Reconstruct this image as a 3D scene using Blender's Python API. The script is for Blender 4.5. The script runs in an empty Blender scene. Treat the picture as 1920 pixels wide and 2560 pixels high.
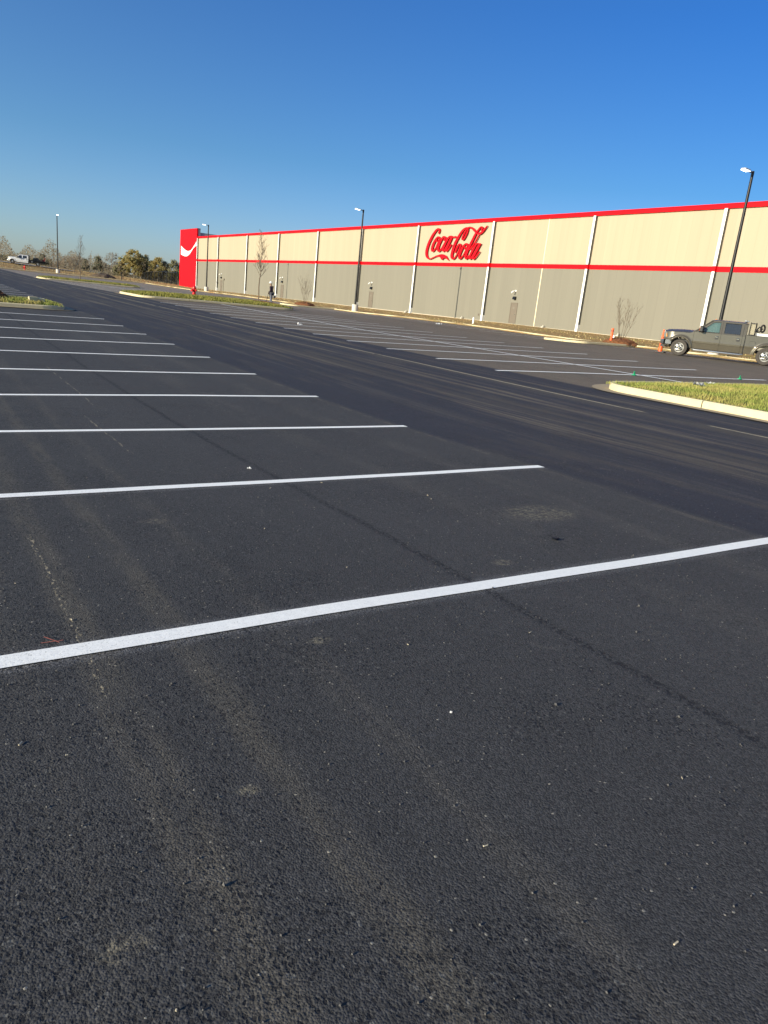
import bpy, bmesh, math, random
import numpy as np
from mathutils import Vector, Matrix
from mathutils.geometry import tessellate_polygon
R = math.radians
random.seed(7)
sc = bpy.context.scene
COL = sc.collection
EYE = 1.55

# ------------------------------------------------------------------ camera
ROLL, PITCH, YAW = R(6.0), R(15.6), R(33.7)
FW = Vector((math.sin(YAW)*math.cos(PITCH), math.cos(YAW)*math.cos(PITCH), -math.sin(PITCH)))
RT0 = Vector((math.cos(YAW), -math.sin(YAW), 0)); UP0 = RT0.cross(FW)
RT = RT0*math.cos(ROLL)+UP0*math.sin(ROLL); UP = UP0*math.cos(ROLL)-RT0*math.sin(ROLL)
FPX = 1835.0
cd = bpy.data.cameras.new("camera"); cam = bpy.data.objects.new("camera", cd); COL.objects.link(cam)
m3 = Matrix((RT, UP, -FW)).transposed()
cam.matrix_world = Matrix.Translation((0, 0, EYE)) @ m3.to_4x4()
cd.sensor_fit = 'VERTICAL'; cd.sensor_height = 32.0; cd.sensor_width = 24.0
cd.lens = 32.0*FPX/2560.0; cd.clip_start = 0.05; cd.clip_end = 6000
sc.camera = cam

# ------------------------------------------------------------------ sky, sun, exposure
SUN_EL, SUN_AZ = R(15.5), R(4.4)          # light travels along +X, turned SUN_AZ towards +Y
w = bpy.data.worlds.new("World"); sc.world = w; w.use_nodes = True
wn = w.node_tree; wn.nodes.clear()
sky = wn.nodes.new('ShaderNodeTexSky'); sky.sky_type = 'NISHITA'; sky.sun_disc = False
sdir = Vector((-math.cos(SUN_AZ)*math.cos(SUN_EL), -math.sin(SUN_AZ)*math.cos(SUN_EL), math.sin(SUN_EL)))
sky.sun_elevation = SUN_EL
sky.sun_rotation = math.atan2(sdir.x, sdir.y)
sky.air_density = 1.0; sky.dust_density = 0.6; sky.ozone_density = 2.5
bg = wn.nodes.new('ShaderNodeBackground'); bg.inputs[1].default_value = 0.128
wo = wn.nodes.new('ShaderNodeOutputWorld')
tcw = wn.nodes.new('ShaderNodeTexCoord'); sxw = wn.nodes.new('ShaderNodeSeparateXYZ'); wn.links.new(tcw.outputs['Generated'], sxw.inputs[0])
rmp = wn.nodes.new('ShaderNodeValToRGB'); wn.links.new(sxw.outputs[2], rmp.inputs[0])      # clear winter air: deeper blue with height
rmp.color_ramp.elements[0].position = .0; rmp.color_ramp.elements[0].color = (.51, .56, .87, 1)
rmp.color_ramp.elements[1].position = .33; rmp.color_ramp.elements[1].color = (.125, .37, .73, 1)
_e = rmp.color_ramp.elements.new(.16); _e.color = (.22, .43, .67, 1)
mxw = wn.nodes.new('ShaderNodeMix'); mxw.data_type = 'RGBA'; mxw.blend_type = 'MULTIPLY'; mxw.inputs[0].default_value = 1
dtw = wn.nodes.new('ShaderNodeVectorMath'); dtw.operation = 'DOT_PRODUCT'; wn.links.new(tcw.outputs['Generated'], dtw.inputs[0]); dtw.inputs[1].default_value = Vector((sdir.x, sdir.y, 0)).normalized()
mrw = wn.nodes.new('ShaderNodeMapRange'); wn.links.new(dtw.outputs['Value'], mrw.inputs[0]); mrw.inputs[1].default_value = -.85; mrw.inputs[2].default_value = 1.0
sunw = wn.nodes.new('ShaderNodeMix'); sunw.data_type = 'RGBA'; wn.links.new(mrw.outputs[0], sunw.inputs[0]); wn.links.new(rmp.outputs[0], sunw.inputs[6]); sunw.inputs[7].default_value = (.58, .74, .86, 1)
wn.links.new(sky.outputs[0], mxw.inputs[6]); wn.links.new(sunw.outputs[2], mxw.inputs[7]); wn.links.new(mxw.outputs[2], bg.inputs[0]); wn.links.new(bg.outputs[0], wo.inputs[0])
sl = bpy.data.lights.new("sun", 'SUN'); sl.energy = 5.0; sl.angle = R(0.5); sl.color = (1.0, 0.90, 0.70)
so = bpy.data.objects.new("sun", sl); COL.objects.link(so)
so.rotation_euler = (-sdir).to_track_quat('-Z', 'Y').to_euler()
sc.view_settings.view_transform = 'Standard'; sc.view_settings.look = 'None'
sc.view_settings.exposure = 0.70; sc.view_settings.gamma = 1.0
sc.render.engine = 'CYCLES'

# ------------------------------------------------------------------ terrain height (thin plate through measured points; z relative to the eye)
CP = [(0.5,3.05,-1.55),(2,3.05,-1.53),(5.8,3.05,-1.51),(1.8,5.8,-1.60),(5.7,5.8,-1.545),(0.7,8.5,-1.67),(2.8,8.5,-1.65),(5.9,8.5,-1.61),
 (0.9,11.3,-1.70),(3.6,11.3,-1.64),(5.9,11.3,-1.61),(1.2,14,-1.67),(5.9,14,-1.58),(1.5,16.75,-1.63),(5.9,16.75,-1.55),(1.8,19.5,-1.60),(5.9,19.5,-1.514),
 (2,22.2,-1.56),(5.9,22.2,-1.492),(2.3,25,-1.52),(5.9,25,-1.464),(2.7,27.7,-1.47),(5.9,27.7,-1.432),(5.9,45,-1.365),(5.9,58,-1.25),
 (0,0,-1.54),(6,0,-1.5),(13.6,0,-1.38),(13.6,8,-1.37),(13.2,15.2,-1.36),(13.2,20.6,-1.34),(13.2,26,-1.32),(13.2,32,-1.30),(13.2,38,-1.27),(13.2,44,-1.2),(13.5,54,-1.11),
 (25.3,15,-1.15),(25.3,23,-1.14),(25.3,31.5,-1.185),(25.3,37.5,-1.15),(25,52.5,-1.06),(26,60,-0.93),(34,25,-.94),(36.2,21.6,-.96),(37,35,-1.06),(37,39.6,-1.12),(42.5,39.6,-1.06),
 (42.5,34.8,-1.0),(42.5,48,-1.0),(42.5,73,-1.05),(42.5,91,-.93),(42.5,108,-.80),(42.5,127,-.80),(42.5,27,-1.0),(40,12,-.9),
 (59.3,41,-.66),(59.3,70,-.62),(59.3,100,-.66),(59.3,130,-.62),(59.3,160,-.6),(59.3,180,-.62),(59.3,0,-.6),(140,0,-.6),(140,200,-.3),
 (13.6,97,-.98),(25,99,-.95),(13.6,75,-1.06),(25,75,-1.0),(20,162,-.50),(26,163,-.42),(41.5,162,-.50),(13,141,-.55),(6,140,-.5),(6,100,-.95),
 (22,190,.70),(27,190,.62),(14,190,.85),(0,185,1.1),(35,190,.25),(58,193,-.30),(72,279,-.25),(35,300,.3),(0,300,1.3),(-60,300,2.0),(140,300,-.3),
 (-60,190,1.6),(-40,100,-.6),(-40,40,-1.3),(-40,0,-1.6),(-40,-40,-1.6),(30,-40,-1.3),(90,-40,-.6),(-60,150,.3),(-10,150,-.3)]
CPa = np.array(CP)
def _phi(r2): return np.where(r2 > 1e-9, 0.5*r2*np.log(np.maximum(r2, 1e-9)), 0.0)
_n = len(CPa); _S = 30.0
_p = CPa[:, :2]/_S
_K = _phi(((_p[:, None, :]-_p[None, :, :])**2).sum(-1)) + 0.002*np.eye(_n)
_Pm = np.hstack([np.ones((_n, 1)), _p])
_A = np.block([[_K, _Pm], [_Pm.T, np.zeros((3, 3))]])
_w = np.linalg.solve(_A, np.concatenate([CPa[:, 2], np.zeros(3)]))
def hgt(x, y):
    x = np.clip(np.atleast_1d(np.asarray(x, float)), -60, 140)/_S; y = np.clip(np.atleast_1d(np.asarray(y, float)), -40, 300)/_S
    sh = x.shape; x = x.ravel(); y = y.ravel()
    r2 = (x[:, None]-_p[None, :, 0])**2+(y[:, None]-_p[None, :, 1])**2
    return (_phi(r2) @ _w[:_n] + _w[_n] + _w[_n+1]*x + _w[_n+2]*y).reshape(sh) + EYE
def G(x, y): return float(hgt(x, y)[0])

# ------------------------------------------------------------------ pixel -> world helpers (real distances are given by hand)
def ray(u, v): return RT*(u-960) - UP*(v-1280) + FW*FPX
def onX(u, v, X):
    d = ray(u, v); t = X/d.x; return Vector((X, d.y*t, d.z*t+EYE))

# ------------------------------------------------------------------ mesh builder
class MB:
    def __init__(s): s.v = []; s.f = []
    def add(s, vs, fs):
        o = len(s.v); s.v += [tuple(q) for q in vs]; s.f += [tuple(o+i for i in f) for f in fs]; return s
    def box(s, x0, x1, y0, y1, z0, z1):
        vs = [(x0,y0,z0),(x1,y0,z0),(x1,y1,z0),(x0,y1,z0),(x0,y0,z1),(x1,y0,z1),(x1,y1,z1),(x0,y1,z1)]
        return s.add(vs, [(0,3,2,1),(4,5,6,7),(0,1,5,4),(1,2,6,5),(2,3,7,6),(3,0,4,7)])
    def cyl(s, p0, p1, r0, r1=None, n=12, caps=True):
        r1 = r0 if r1 is None else r1
        p0 = Vector(p0); p1 = Vector(p1); d = (p1-p0)
        if d.length < 1e-9: return s
        d.normalize(); a = d.orthogonal().normalized(); b = d.cross(a)
        vs = []
        for p, r in ((p0, r0), (p1, r1)):
            for i in range(n):
                t = 2*math.pi*i/n; vs.append(p+a*(r*math.cos(t))+b*(r*math.sin(t)))
        fs = [(i, (i+1) % n, n+(i+1) % n, n+i) for i in range(n)]
        if caps: fs += [tuple(range(n-1, -1, -1)), tuple(range(n, 2*n))]
        return s.add(vs, fs)
    def tube(s, pts, rs, n=8, closed=False):
        pts = [Vector(p) for p in pts]
        if not hasattr(rs, '__len__'): rs = [rs]*len(pts)
        vs = []; prev = None
        for i, p in enumerate(pts):
            a = pts[(i-1) % len(pts)] if (closed or i > 0) else p
            b = pts[(i+1) % len(pts)] if (closed or i < len(pts)-1) else p
            d = (b-a).normalized()
            if prev is None: u = d.orthogonal().normalized()
            else:
                u = prev-d*prev.dot(d)
                u = u.normalized() if u.length > 1e-6 else d.orthogonal().normalized()
            prev = u; q = d.cross(u)
            for k in range(n):
                t = 2*math.pi*k/n; vs.append(p+u*(rs[i]*math.cos(t))+q*(rs[i]*math.sin(t)))
        m = len(pts); fs = []
        for i in range(m if closed else m-1):
            for k in range(n):
                j = (i+1) % m
                fs.append((i*n+k, i*n+(k+1) % n, j*n+(k+1) % n, j*n+k))
        if not closed: fs += [tuple(range(n-1, -1, -1)), tuple((m-1)*n+k for k in range(n))]
        return s.add(vs, fs)
    def lathe(s, prof, c=(0,0,0), axis='z', n=24, caps=True):
        vs = []; c = Vector(c)
        for r, h in prof:
            for k in range(n):
                t = 2*math.pi*k/n; a, b = r*math.cos(t), r*math.sin(t)
                vs.append(c+(Vector((a,b,h)) if axis == 'z' else Vector((a,h,b)) if axis == 'y' else Vector((h,a,b))))
        fs = []
        for i in range(len(prof)-1):
            for k in range(n): fs.append((i*n+k, i*n+(k+1) % n, (i+1)*n+(k+1) % n, (i+1)*n+k))
        if caps: fs += [tuple(range(n-1, -1, -1)), tuple((len(prof)-1)*n+k for k in range(n))]
        return s.add(vs, fs)
    def grid(s, rows):                    # rows of equal length
        n = len(rows[0]); vs = [p for r in rows for p in r]
        return s.add(vs, [(i*n+j, i*n+j+1, (i+1)*n+j+1, (i+1)*n+j) for i in range(len(rows)-1) for j in range(n-1)])
    def plate(s, loops, f, th):           # 2D loops (outer, holes...) -> f(a, b, depth) ; extruded
        tris = tessellate_polygon([[Vector((a, b, 0)) for a, b in L] for L in loops])
        flat = [q for L in loops for q in L]; n = len(flat)
        vs = [f(a, b, 0) for a, b in flat]+[f(a, b, th) for a, b in flat]
        fs = [tuple(t) for t in tris]+[tuple(n+i for i in reversed(t)) for t in tris]
        o = 0
        for L in loops:
            k = len(L)
            for i in range(k): fs.append((o+i, o+(i+1) % k, n+o+(i+1) % k, n+o+i))
            o += k
        return s.add(vs, fs)
    def build(s, name, mat, parent=None, smooth=False, norm=True, loc=None):
        me = bpy.data.meshes.new(name); me.from_pydata(s.v, [], s.f)
        if norm:
            bm = bmesh.new(); bm.from_mesh(me); bmesh.ops.recalc_face_normals(bm, faces=bm.faces); bm.to_mesh(me); bm.free()
        for p in me.polygons: p.use_smooth = smooth
        if mat: me.materials.append(mat)
        o = bpy.data.objects.new(name, me); COL.objects.link(o)
        if smooth:
            try: me.set_sharp_from_angle(angle=R(38))
            except Exception: pass
        if parent: o.parent = parent
        if loc is not None: o.location = loc
        return o
def empty(name, loc=(0,0,0), rz=0.0):
    o = bpy.data.objects.new(name, None); COL.objects.link(o); o.location = loc; o.rotation_euler = (0,0,rz); o.empty_display_size = .2; return o
def tag(o, label=None, cat=None, group=None, kind=None):
    if label: o['label'] = label
    if cat: o['category'] = cat
    if group: o['group'] = group
    if kind: o['kind'] = kind
    return o
def bevel(o, wdt=.01, seg=2):
    m = o.modifiers.new("bevel", 'BEVEL'); m.width = wdt; m.segments = seg; m.limit_method = 'ANGLE'; m.angle_limit = R(40); return o
def copy_tree(o, parent=None):
    c = o.copy(); COL.objects.link(c)
    if parent: c.parent = parent
    for ch in list(o.children): copy_tree(ch, c)
    return c

# ------------------------------------------------------------------ materials
class NT:
    def __init__(s, name):
        s.m = bpy.data.materials.new(name); s.m.use_nodes = True; s.t = s.m.node_tree; s.b = s.t.nodes['Principled BSDF']
    def n(s, ty, **kw):
        q = s.t.nodes.new(ty)
        for k, v in kw.items(): setattr(q, k, v)
        return q
    def L(s, a, b): s.t.links.new(a, b)
    def val(s, x, inp):
        if hasattr(x, 'links') or hasattr(x, 'is_output'): s.L(x, inp)
        else: inp.default_value = x
    def math(s, op, a, b=None, c=None, clamp=False):
        q = s.n('ShaderNodeMath', operation=op); q.use_clamp = clamp
        s.val(a, q.inputs[0])
        if b is not None: s.val(b, q.inputs[1])
        if c is not None: s.val(c, q.inputs[2])
        return q.outputs[0]
    def xyz(s):
        g = s.n('ShaderNodeNewGeometry'); x = s.n('ShaderNodeSeparateXYZ'); s.L(g.outputs['Position'], x.inputs[0]); s.pos = g.outputs['Position']; return x.outputs
    def vec(s, src, scale):
        q = s.n('ShaderNodeVectorMath', operation='MULTIPLY'); s.L(src, q.inputs[0]); q.inputs[1].default_value = scale; return q.outputs[0]
    def noise(s, vec, scale, detail=3, rough=.5, dist=0):
        q = s.n('ShaderNodeTexNoise'); q.inputs['Scale'].default_value = scale; q.inputs['Detail'].default_value = detail; q.inputs['Roughness'].default_value = rough; q.inputs['Distortion'].default_value = dist
        if vec is not None: s.L(vec, q.inputs['Vector'])
        return q.outputs['Fac']
    def voro(s, vec, scale, feature='F1', out='Distance', rnd=1):
        q = s.n('ShaderNodeTexVoronoi', feature=feature); q.inputs['Scale'].default_value = scale; q.inputs['Randomness'].default_value = rnd
        s.L(vec, q.inputs['Vector']); return q.outputs[out]
    def ss(s, x, lo, hi):
        q = s.n('ShaderNodeMapRange', interpolation_type='SMOOTHSTEP'); s.val(x, q.inputs[0]); q.inputs[1].default_value = lo; q.inputs[2].default_value = hi; return q.outputs[0]
    def mix(s, f, a, b):
        q = s.n('ShaderNodeMix', data_type='RGBA')
        s.val(f, q.inputs[0])
        for x, i in ((a, 6), (b, 7)):
            if isinstance(x, tuple): q.inputs[i].default_value = (*x, 1) if len(x) == 3 else x
            else: s.L(x, q.inputs[i])
        return q.outputs[2]
    def scale_col(s, c, f):
        q = s.n('ShaderNodeMix', data_type='RGBA', blend_type='MULTIPLY'); q.inputs[0].default_value = 1
        if isinstance(c, tuple): q.inputs[6].default_value = (*c, 1)
        else: s.L(c, q.inputs[6])
        cc = s.n('ShaderNodeCombineXYZ'); [s.L(f, cc.inputs[i]) for i in range(3)]
        s.L(cc.outputs[0], q.inputs[7]); return q.outputs[2]
    def bump(s, h, strength, dist, prev=None):
        q = s.n('ShaderNodeBump'); q.inputs['Strength'].default_value = strength; q.inputs['Distance'].default_value = dist; s.L(h, q.inputs['Height'])
        if prev is not None: s.L(prev, q.inputs['Normal'])
        return q.outputs[0]
    def out(s, col=None, rough=None, normal=None, **kw):
        if col is not None:
            if isinstance(col, tuple): s.b.inputs['Base Color'].default_value = (*col, 1)
            else: s.L(col, s.b.inputs['Base Color'])
        if rough is not None: s.val(rough, s.b.inputs['Roughness'])
        if normal is not None: s.L(normal, s.b.inputs['Normal'])
        for k, v in kw.items(): s.b.inputs[k.replace('_', ' ')].default_value = v
        return s.m
def M(name, col, rough=.5, metal=0, var=.15, scale=8, bump=0, coat=0, spec=.5):
    t = NT(name); tc = t.n('ShaderNodeTexCoord'); n = t.noise(tc.outputs['Object'], scale, 4, .6)
    f = t.math('MULTIPLY_ADD', n, 2*var, 1-var)
    c = t.scale_col(col, f)
    nr = t.bump(t.noise(tc.outputs['Object'], scale*6, 3), bump, .01) if bump else None
    return t.out(c, rough, nr, Metallic=metal, Coat_Weight=coat, Specular_IOR_Level=spec)

def asphalt_mat():
    t = NT('asphalt'); x = t.xyz(); X, Y = x[0], x[1]; p = t.pos
    wob = t.math('MULTIPLY_ADD', t.noise(t.vec(p, (.35, .35, 0)), 1, 3), .5, -.25)
    Xw = t.math('ADD', X, wob)
    wobf = t.math('MULTIPLY_ADD', t.noise(p, 3, 3), .10, -.05)
    lane = t.math('MULTIPLY', t.ss(t.math('ADD', X, wobf), 5.80, 5.96), t.ss(t.math('ADD', X, wobf), 13.75, 13.5))
    right = t.ss(t.math('ADD', X, wobf), 13.5, 13.8)
    big = t.noise(t.vec(p, (.5, .08, 0)), 1, 5, .6)
    mid = t.noise(t.vec(p, (1.5, .25, 0)), 1, 5, .65)
    fine = t.noise(p, 9, 4, .7)
    c = t.mix(lane, (.051, .050, .050), (.028, .029, .038))
    c = t.mix(right, c, (.155, .126, .092))
    c = t.mix(t.math('MULTIPLY', right, t.ss(Y, 50, 70)), c, (.25, .21, .165))  # paler far off: grazing-angle brightness put into the colour
    # dusty tyre tracks along the lane and along the lot
    st = t.ss(mid, .50, .72); st = t.math('MULTIPLY', st, t.ss(X, 5.2, 7.0))
    c = t.mix(t.math('MULTIPLY', st, .6), c, (.085, .073, .055))
    def streak(x0, wd, amt, cx, rnd, c, sc_=(1, .6, 1), lo=.45, hi=.6, y0=None, y1=None):
        nz = t.math('MULTIPLY_ADD', t.noise(t.vec(p, (.1, .28, 0)), 1, 3), rnd, -rnd/2)
        d = t.math('ABSOLUTE', t.math('SUBTRACT', t.math('ADD', X, nz), x0))
        m = t.ss(d, wd, wd*.25)
        m = t.math('MULTIPLY', m, t.ss(t.noise(t.vec(p, sc_), 1, 4, .7), lo, hi))
        if y0 is not None: m = t.math('MULTIPLY', m, t.math('MULTIPLY', t.ss(Y, y0, y0+.05), t.ss(Y, y1, y1-.05)))
        return t.mix(t.math('MULTIPLY', m, amt), c, cx)
    c = streak(.60, .13, .32, (.15, .13, .095), .12, c, (9, 1.5, 1), .30, .62)
    c = streak(.98, .11, .34, (.14, .122, .09), .12, c, (9, 1.5, 1), .30, .62)
    c = streak(1.42, .11, .22, (.13, .115, .09), .10, c, (9, 1.5, 1), .32, .64)
    c = streak(.30, .10, .15, (.13, .115, .09), .10, c, (9, 1.5, 1), .32, .64)
    c = streak(3.9, .35, .18, (.13, .12, .10), .3, c, (3, .8, 1), .35, .65)
    c = streak(4.9, .25, .20, (.13, .12, .10), .3, c, (3, .8, 1), .35, .65)
    c = streak(5.78, .07, .45, (.13, .115, .09), .08, c, (8, 2, 1))
    c = streak(7.3, .4, .5, (.085, .078, .068), .5, c, (4, .12, 1))
    c = streak(8.5, .7, .9, (.125, .105, .078), .35, c, (4, .10, 1))
    c = streak(10.4, .65, .85, (.14, .116, .084), .35, c, (4, .10, 1))
    c = streak(11.5, .42, .55, (.10, .088, .066), .25, c, (5, .08, 1), .36, .56)
    c = streak(11.7, .06, .9, (.42, .36, .24), .10, c, (1, .30, 1), .38, .42)
    c = streak(9.3, .45, .6, (.085, .073, .055), .4, c, (5, .08, 1), .38, .58)
    c = streak(12.6, .4, .8, (.14, .115, .082), .5, c, (4, .10, 1))
    c = streak(16.0, .5, .4, (.14, .12, .095), .6, c, (4, .10, 1))
    c = streak(22.0, .6, .4, (.15, .125, .095), .8, c, (4, .10, 1))
    c = streak(27.5, 1.2, .7, (.17, .14, .105), .9, c, (1, .12, 1))
    c = streak(31.0, 1.2, .7, (.16, .135, .10), .9, c, (1, .12, 1))
    c = streak(34.5, .9, .6, (.06, .055, .05), .9, c, (1, .12, 1))
    # pale chalk ticks laid along the lot before striping
    c = streak(.57, .022, .8, (.45, .38, .25), .05, c, (60, 22, 1), .54, .60, 2.6, 4.8)
    c = streak(1.80, .018, .45, (.45, .38, .26), .05, c, (35, 5, 1), .50, .58, 7.2, 9.6)
    c = streak(2.10, .02, .35, (.40, .34, .25), .2, c, (25, 3, 1), .48, .58, 10.4, 14.5)
    # scuffs and dusty footprints
    scf = t.ss(t.noise(t.vec(p, (2.2, 3.0, 1)), 1, 5, .7, .6), .63, .76)
    c = t.mix(t.math('MULTIPLY', scf, .28), c, (.16, .145, .12))
    for px, py, rr in ((1.36, 4.87, .12), (.84, 1.87, .055), (4.4, 4.25, .45), (.35, 1.45, .08), (3.2, 3.35, .10), (1.55, 2.75, .07)):
        dd = t.math('ADD', t.math('POWER', t.math('SUBTRACT', X, px), 2), t.math('MULTIPLY', t.math('POWER', t.math('SUBTRACT', Y, py), 2), 2.2))
        mm = t.math('MULTIPLY', t.ss(dd, rr*rr, 0), t.ss(t.noise(p, 28, 5, .7), .40, .66))
        c = t.mix(t.math('MULTIPLY', mm, .55), c, (.27, .235, .16))
    # fine paint mist beside the fresh lines
    my = t.math('ABSOLUTE', t.math('MULTIPLY', t.math('SUBTRACT', t.math('FRACT', t.math('ADD', t.math('DIVIDE', t.math('SUBTRACT', Y, 3.05), 2.74), .5)), .5), 2.74))
    mist = t.math('MULTIPLY', t.ss(my, .14, .05), t.math('MULTIPLY', t.ss(t.noise(p, 140, 3, .8), .42, .62), t.math('MULTIPLY', t.ss(X, 5.93, 5.88), t.ss(Y, 30, 29))))
    c = t.mix(t.math('MULTIPLY', mist, .55), c, (.30, .30, .31))
    f = t.math('MULTIPLY_ADD', big, .5, .75); c = t.scale_col(c, f)
    f = t.math('MULTIPLY_ADD', fine, .35, .825); c = t.scale_col(c, f)
    # aggregate: fine stones, coarser towards one side, plus dark voids
    ag = t.voro(p, 150, 'F1', 'Color'); sg = t.n('ShaderNodeSeparateColor'); t.L(ag, sg.inputs[0])
    f = t.math('MULTIPLY_ADD', sg.outputs[0], .8, .58); c = t.scale_col(c, f)  # random stone tones, which also paint in grains catching the sun
    f = t.math('MULTIPLY_ADD', t.noise(p, 75, 3, .8), 1.1, .45); c = t.scale_col(c, f)
    spk = t.math('GREATER_THAN', sg.outputs[1], .9987); c = t.mix(t.math('MULTIPLY', spk, .75), c, (.42, .38, .30))
    coarse = t.ss(t.math('ADD', t.noise(t.vec(p, (.9, .9, 0)), 1, 4, .65), t.math('MULTIPLY', t.ss(X, 2.4, 0.0), .16)), .50, .70)
    voidn = t.noise(p, 34, 4, .75)
    dv = t.n('ShaderNodeVectorMath', operation='MULTIPLY_ADD'); dn = t.n('ShaderNodeTexNoise'); dn.inputs['Scale'].default_value = 60; t.L(p, dn.inputs['Vector']); t.L(dn.outputs['Color'], dv.inputs[0]); dv.inputs[1].default_value = (.022, .022, .0); t.L(p, dv.inputs[2])
    vq = t.n('ShaderNodeTexVoronoi'); vq.inputs['Scale'].default_value = 70; t.L(dv.outputs[0], vq.inputs['Vector'])
    sq = t.n('ShaderNodeSeparateColor'); t.L(vq.outputs['Color'], sq.inputs[0])
    thr = t.math('MULTIPLY_ADD', coarse, -.48, .99)
    pit = t.math('MULTIPLY', t.math('GREATER_THAN', sq.outputs[0], thr), t.ss(vq.outputs['Distance'], .55, .30))
    void = t.math('MAXIMUM', pit, t.math('MULTIPLY', t.ss(voidn, .44, .36), coarse))
    stone = t.math('MULTIPLY', t.math('GREATER_THAN', sq.outputs[1], t.math('MULTIPLY_ADD', coarse, -.10, .99)), t.ss(vq.outputs['Distance'], .45, .25))
    c = t.mix(t.math('MULTIPLY', stone, .6), c, (.17, .165, .15))
    jn = t.math('ABSOLUTE', t.math('SUBTRACT', t.math('ADD', X, t.math('MULTIPLY_ADD', t.noise(t.vec(p, (.6, .6, 0)), 1, 2), .10, -.05)), 2.77))
    jv = t.math('MULTIPLY', t.ss(jn, .06, .01), t.ss(t.noise(p, 40, 3, .7), .56, .44))
    void = t.math('MAXIMUM', void, jv)
    c = t.mix(t.math('MULTIPLY', void, .8), c, (.010, .010, .012))
    h1 = t.voro(p, 150); h2 = t.noise(p, 60, 4, .7); h3 = t.noise(p, 34, 4, .75)
    hh = t.math('ADD', t.math('MULTIPLY', h1, -1.2), t.math('MULTIPLY', t.noise(p, 190, 3, .8), .8))
    hh = t.math('SUBTRACT', hh, t.math('MULTIPLY', void, 1.2))
    nr = t.bump(hh, .5, .0035)
    return t.out(c, .82, nr, Specular_IOR_Level=.32)
def paint_mat():
    t = NT('line_paint'); x = t.xyz(); p = t.pos
    wear = t.ss(t.noise(p, 110, 4, .85), .44, .33)
    wear = t.math('MULTIPLY', wear, t.math('MULTIPLY_ADD', t.ss(x[0], 3.2, 0), .75, .12))
    c = t.mix(wear, (.94, .94, .90), (.12, .12, .12))
    c = t.scale_col(c, t.math('MULTIPLY_ADD', t.noise(p, 30, 5, .7), .3, .83))
    return t.out(c, .75, t.bump(t.noise(p, 70, 4, .7), .4, .003), Specular_IOR_Level=.3)
def overspray_mat():
    t = NT('line_overspray'); p = t.xyz(); p = t.pos
    c = t.mix(t.ss(t.noise(p, 120, 3, .8), .40, .62), (.045, .045, .049), (.17, .17, .172))
    return t.out(c, .85, t.bump(t.noise(p, 60, 4, .7), .5, .004), Specular_IOR_Level=.2)
def wall_mat(name, col, dark):
    t = NT(name); x = t.xyz(); Y, Z = x[1], x[2]; p = t.pos
    fr = t.math('FRACT', t.math('DIVIDE', Y, 1.067))
    ln = t.ss(t.math('ABSOLUTE', t.math('SUBTRACT', fr, .5)), .486, .494)
    wn_ = t.n('ShaderNodeTexWhiteNoise', noise_dimensions='1D'); t.L(t.math('FLOOR', t.math('DIVIDE', Y, 1.067)), wn_.inputs['W'])
    f = t.math('MULTIPLY_ADD', wn_.outputs['Value'], .05, .975)
    st = t.noise(t.vec(p, (1, 2.2, .10)), 1, 4, .6)
    f = t.math('MULTIPLY', f, t.math('MULTIPLY_ADD', st, .12, .94))
    c = t.scale_col(col, f)
    c = t.mix(t.math('MULTIPLY', ln, .45), c, dark)
    rib = t.n('ShaderNodeTexWave', bands_direction='Y'); rib.inputs['Scale'].default_value = 2.4; t.L(p, rib.inputs['Vector'])
    nr = t.bump(rib.outputs['Fac'], .05, .01); nr = t.bump(ln, -.5, .01, nr)
    return t.out(c, .6, nr, Specular_IOR_Level=.3)
def ground_mat():
    t = NT('rough_grass_soil'); x = t.xyz(); p = t.pos
    n1 = t.noise(t.vec(p, (.25, .25, 0)), 1, 5, .65); n2 = t.noise(t.vec(p, (1.6, 1.6, 0)), 1, 5, .7); n3 = t.noise(p, 9, 4, .7)
    c = t.mix(t.ss(n2, .40, .62), (.36, .24, .115), (.25, .20, .085))
    c = t.mix(t.ss(n1, .48, .66), c, (.40, .24, .10))
    c = t.mix(t.ss(n3, .55, .75), c, (.13, .13, .04))
    c = t.scale_col(c, t.math('MULTIPLY_ADD', n3, .7, .65))
    return t.out(c, .95, t.bump(t.math('ADD', n2, n3), .7, .06), Specular_IOR_Level=.1)
def lawn_mat(name, a, b, d):
    t = NT(name); x = t.xyz(); p = t.pos
    n1 = t.noise(t.vec(p, (1.3, 1.3, 0)), 1, 4, .6); n2 = t.noise(p, 12, 4, .7)
    c = t.mix(t.ss(n1, .40, .62), a, b); c = t.mix(t.ss(n2, .5, .75), c, d)
    return t.out(c, .9, t.bump(n2, .6, .04), Specular_IOR_Level=.15)
def blade_mat(name, a, b, d):
    t = NT(name); x = t.xyz(); p = t.pos
    n1 = t.noise(t.vec(p, (1.1, 1.1, 0)), 1, 3, .6); n2 = t.noise(p, 25, 2, .5)
    c = t.mix(t.ss(n1, .42, .60), a, b); c = t.mix(t.ss(n2, .48, .62), c, d)
    return t.out(c, .7, None, Specular_IOR_Level=.25)
def concrete_mat(name, col, joints=True):
    t = NT(name); x = t.xyz(); p = t.pos
    n = t.noise(p, 5, 5, .65); n2 = t.noise(p, 60, 3, .6)
    c = t.scale_col(col, t.math('MULTIPLY_ADD', n, .35, .82)); c = t.scale_col(c, t.math('MULTIPLY_ADD', n2, .2, .9))
    return t.out(c, .85, t.bump(n2, .3, .004), Specular_IOR_Level=.25)
ASPH = asphalt_mat(); PAINT = paint_mat(); SPRAY = overspray_mat()
CREAM = wall_mat('cream_panel', (.385, .325, .228), (.27, .225, .15)); TAN = wall_mat('tan_panel', (.192, .180, .143), (.12, .112, .088))
SOIL = ground_mat()
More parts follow.
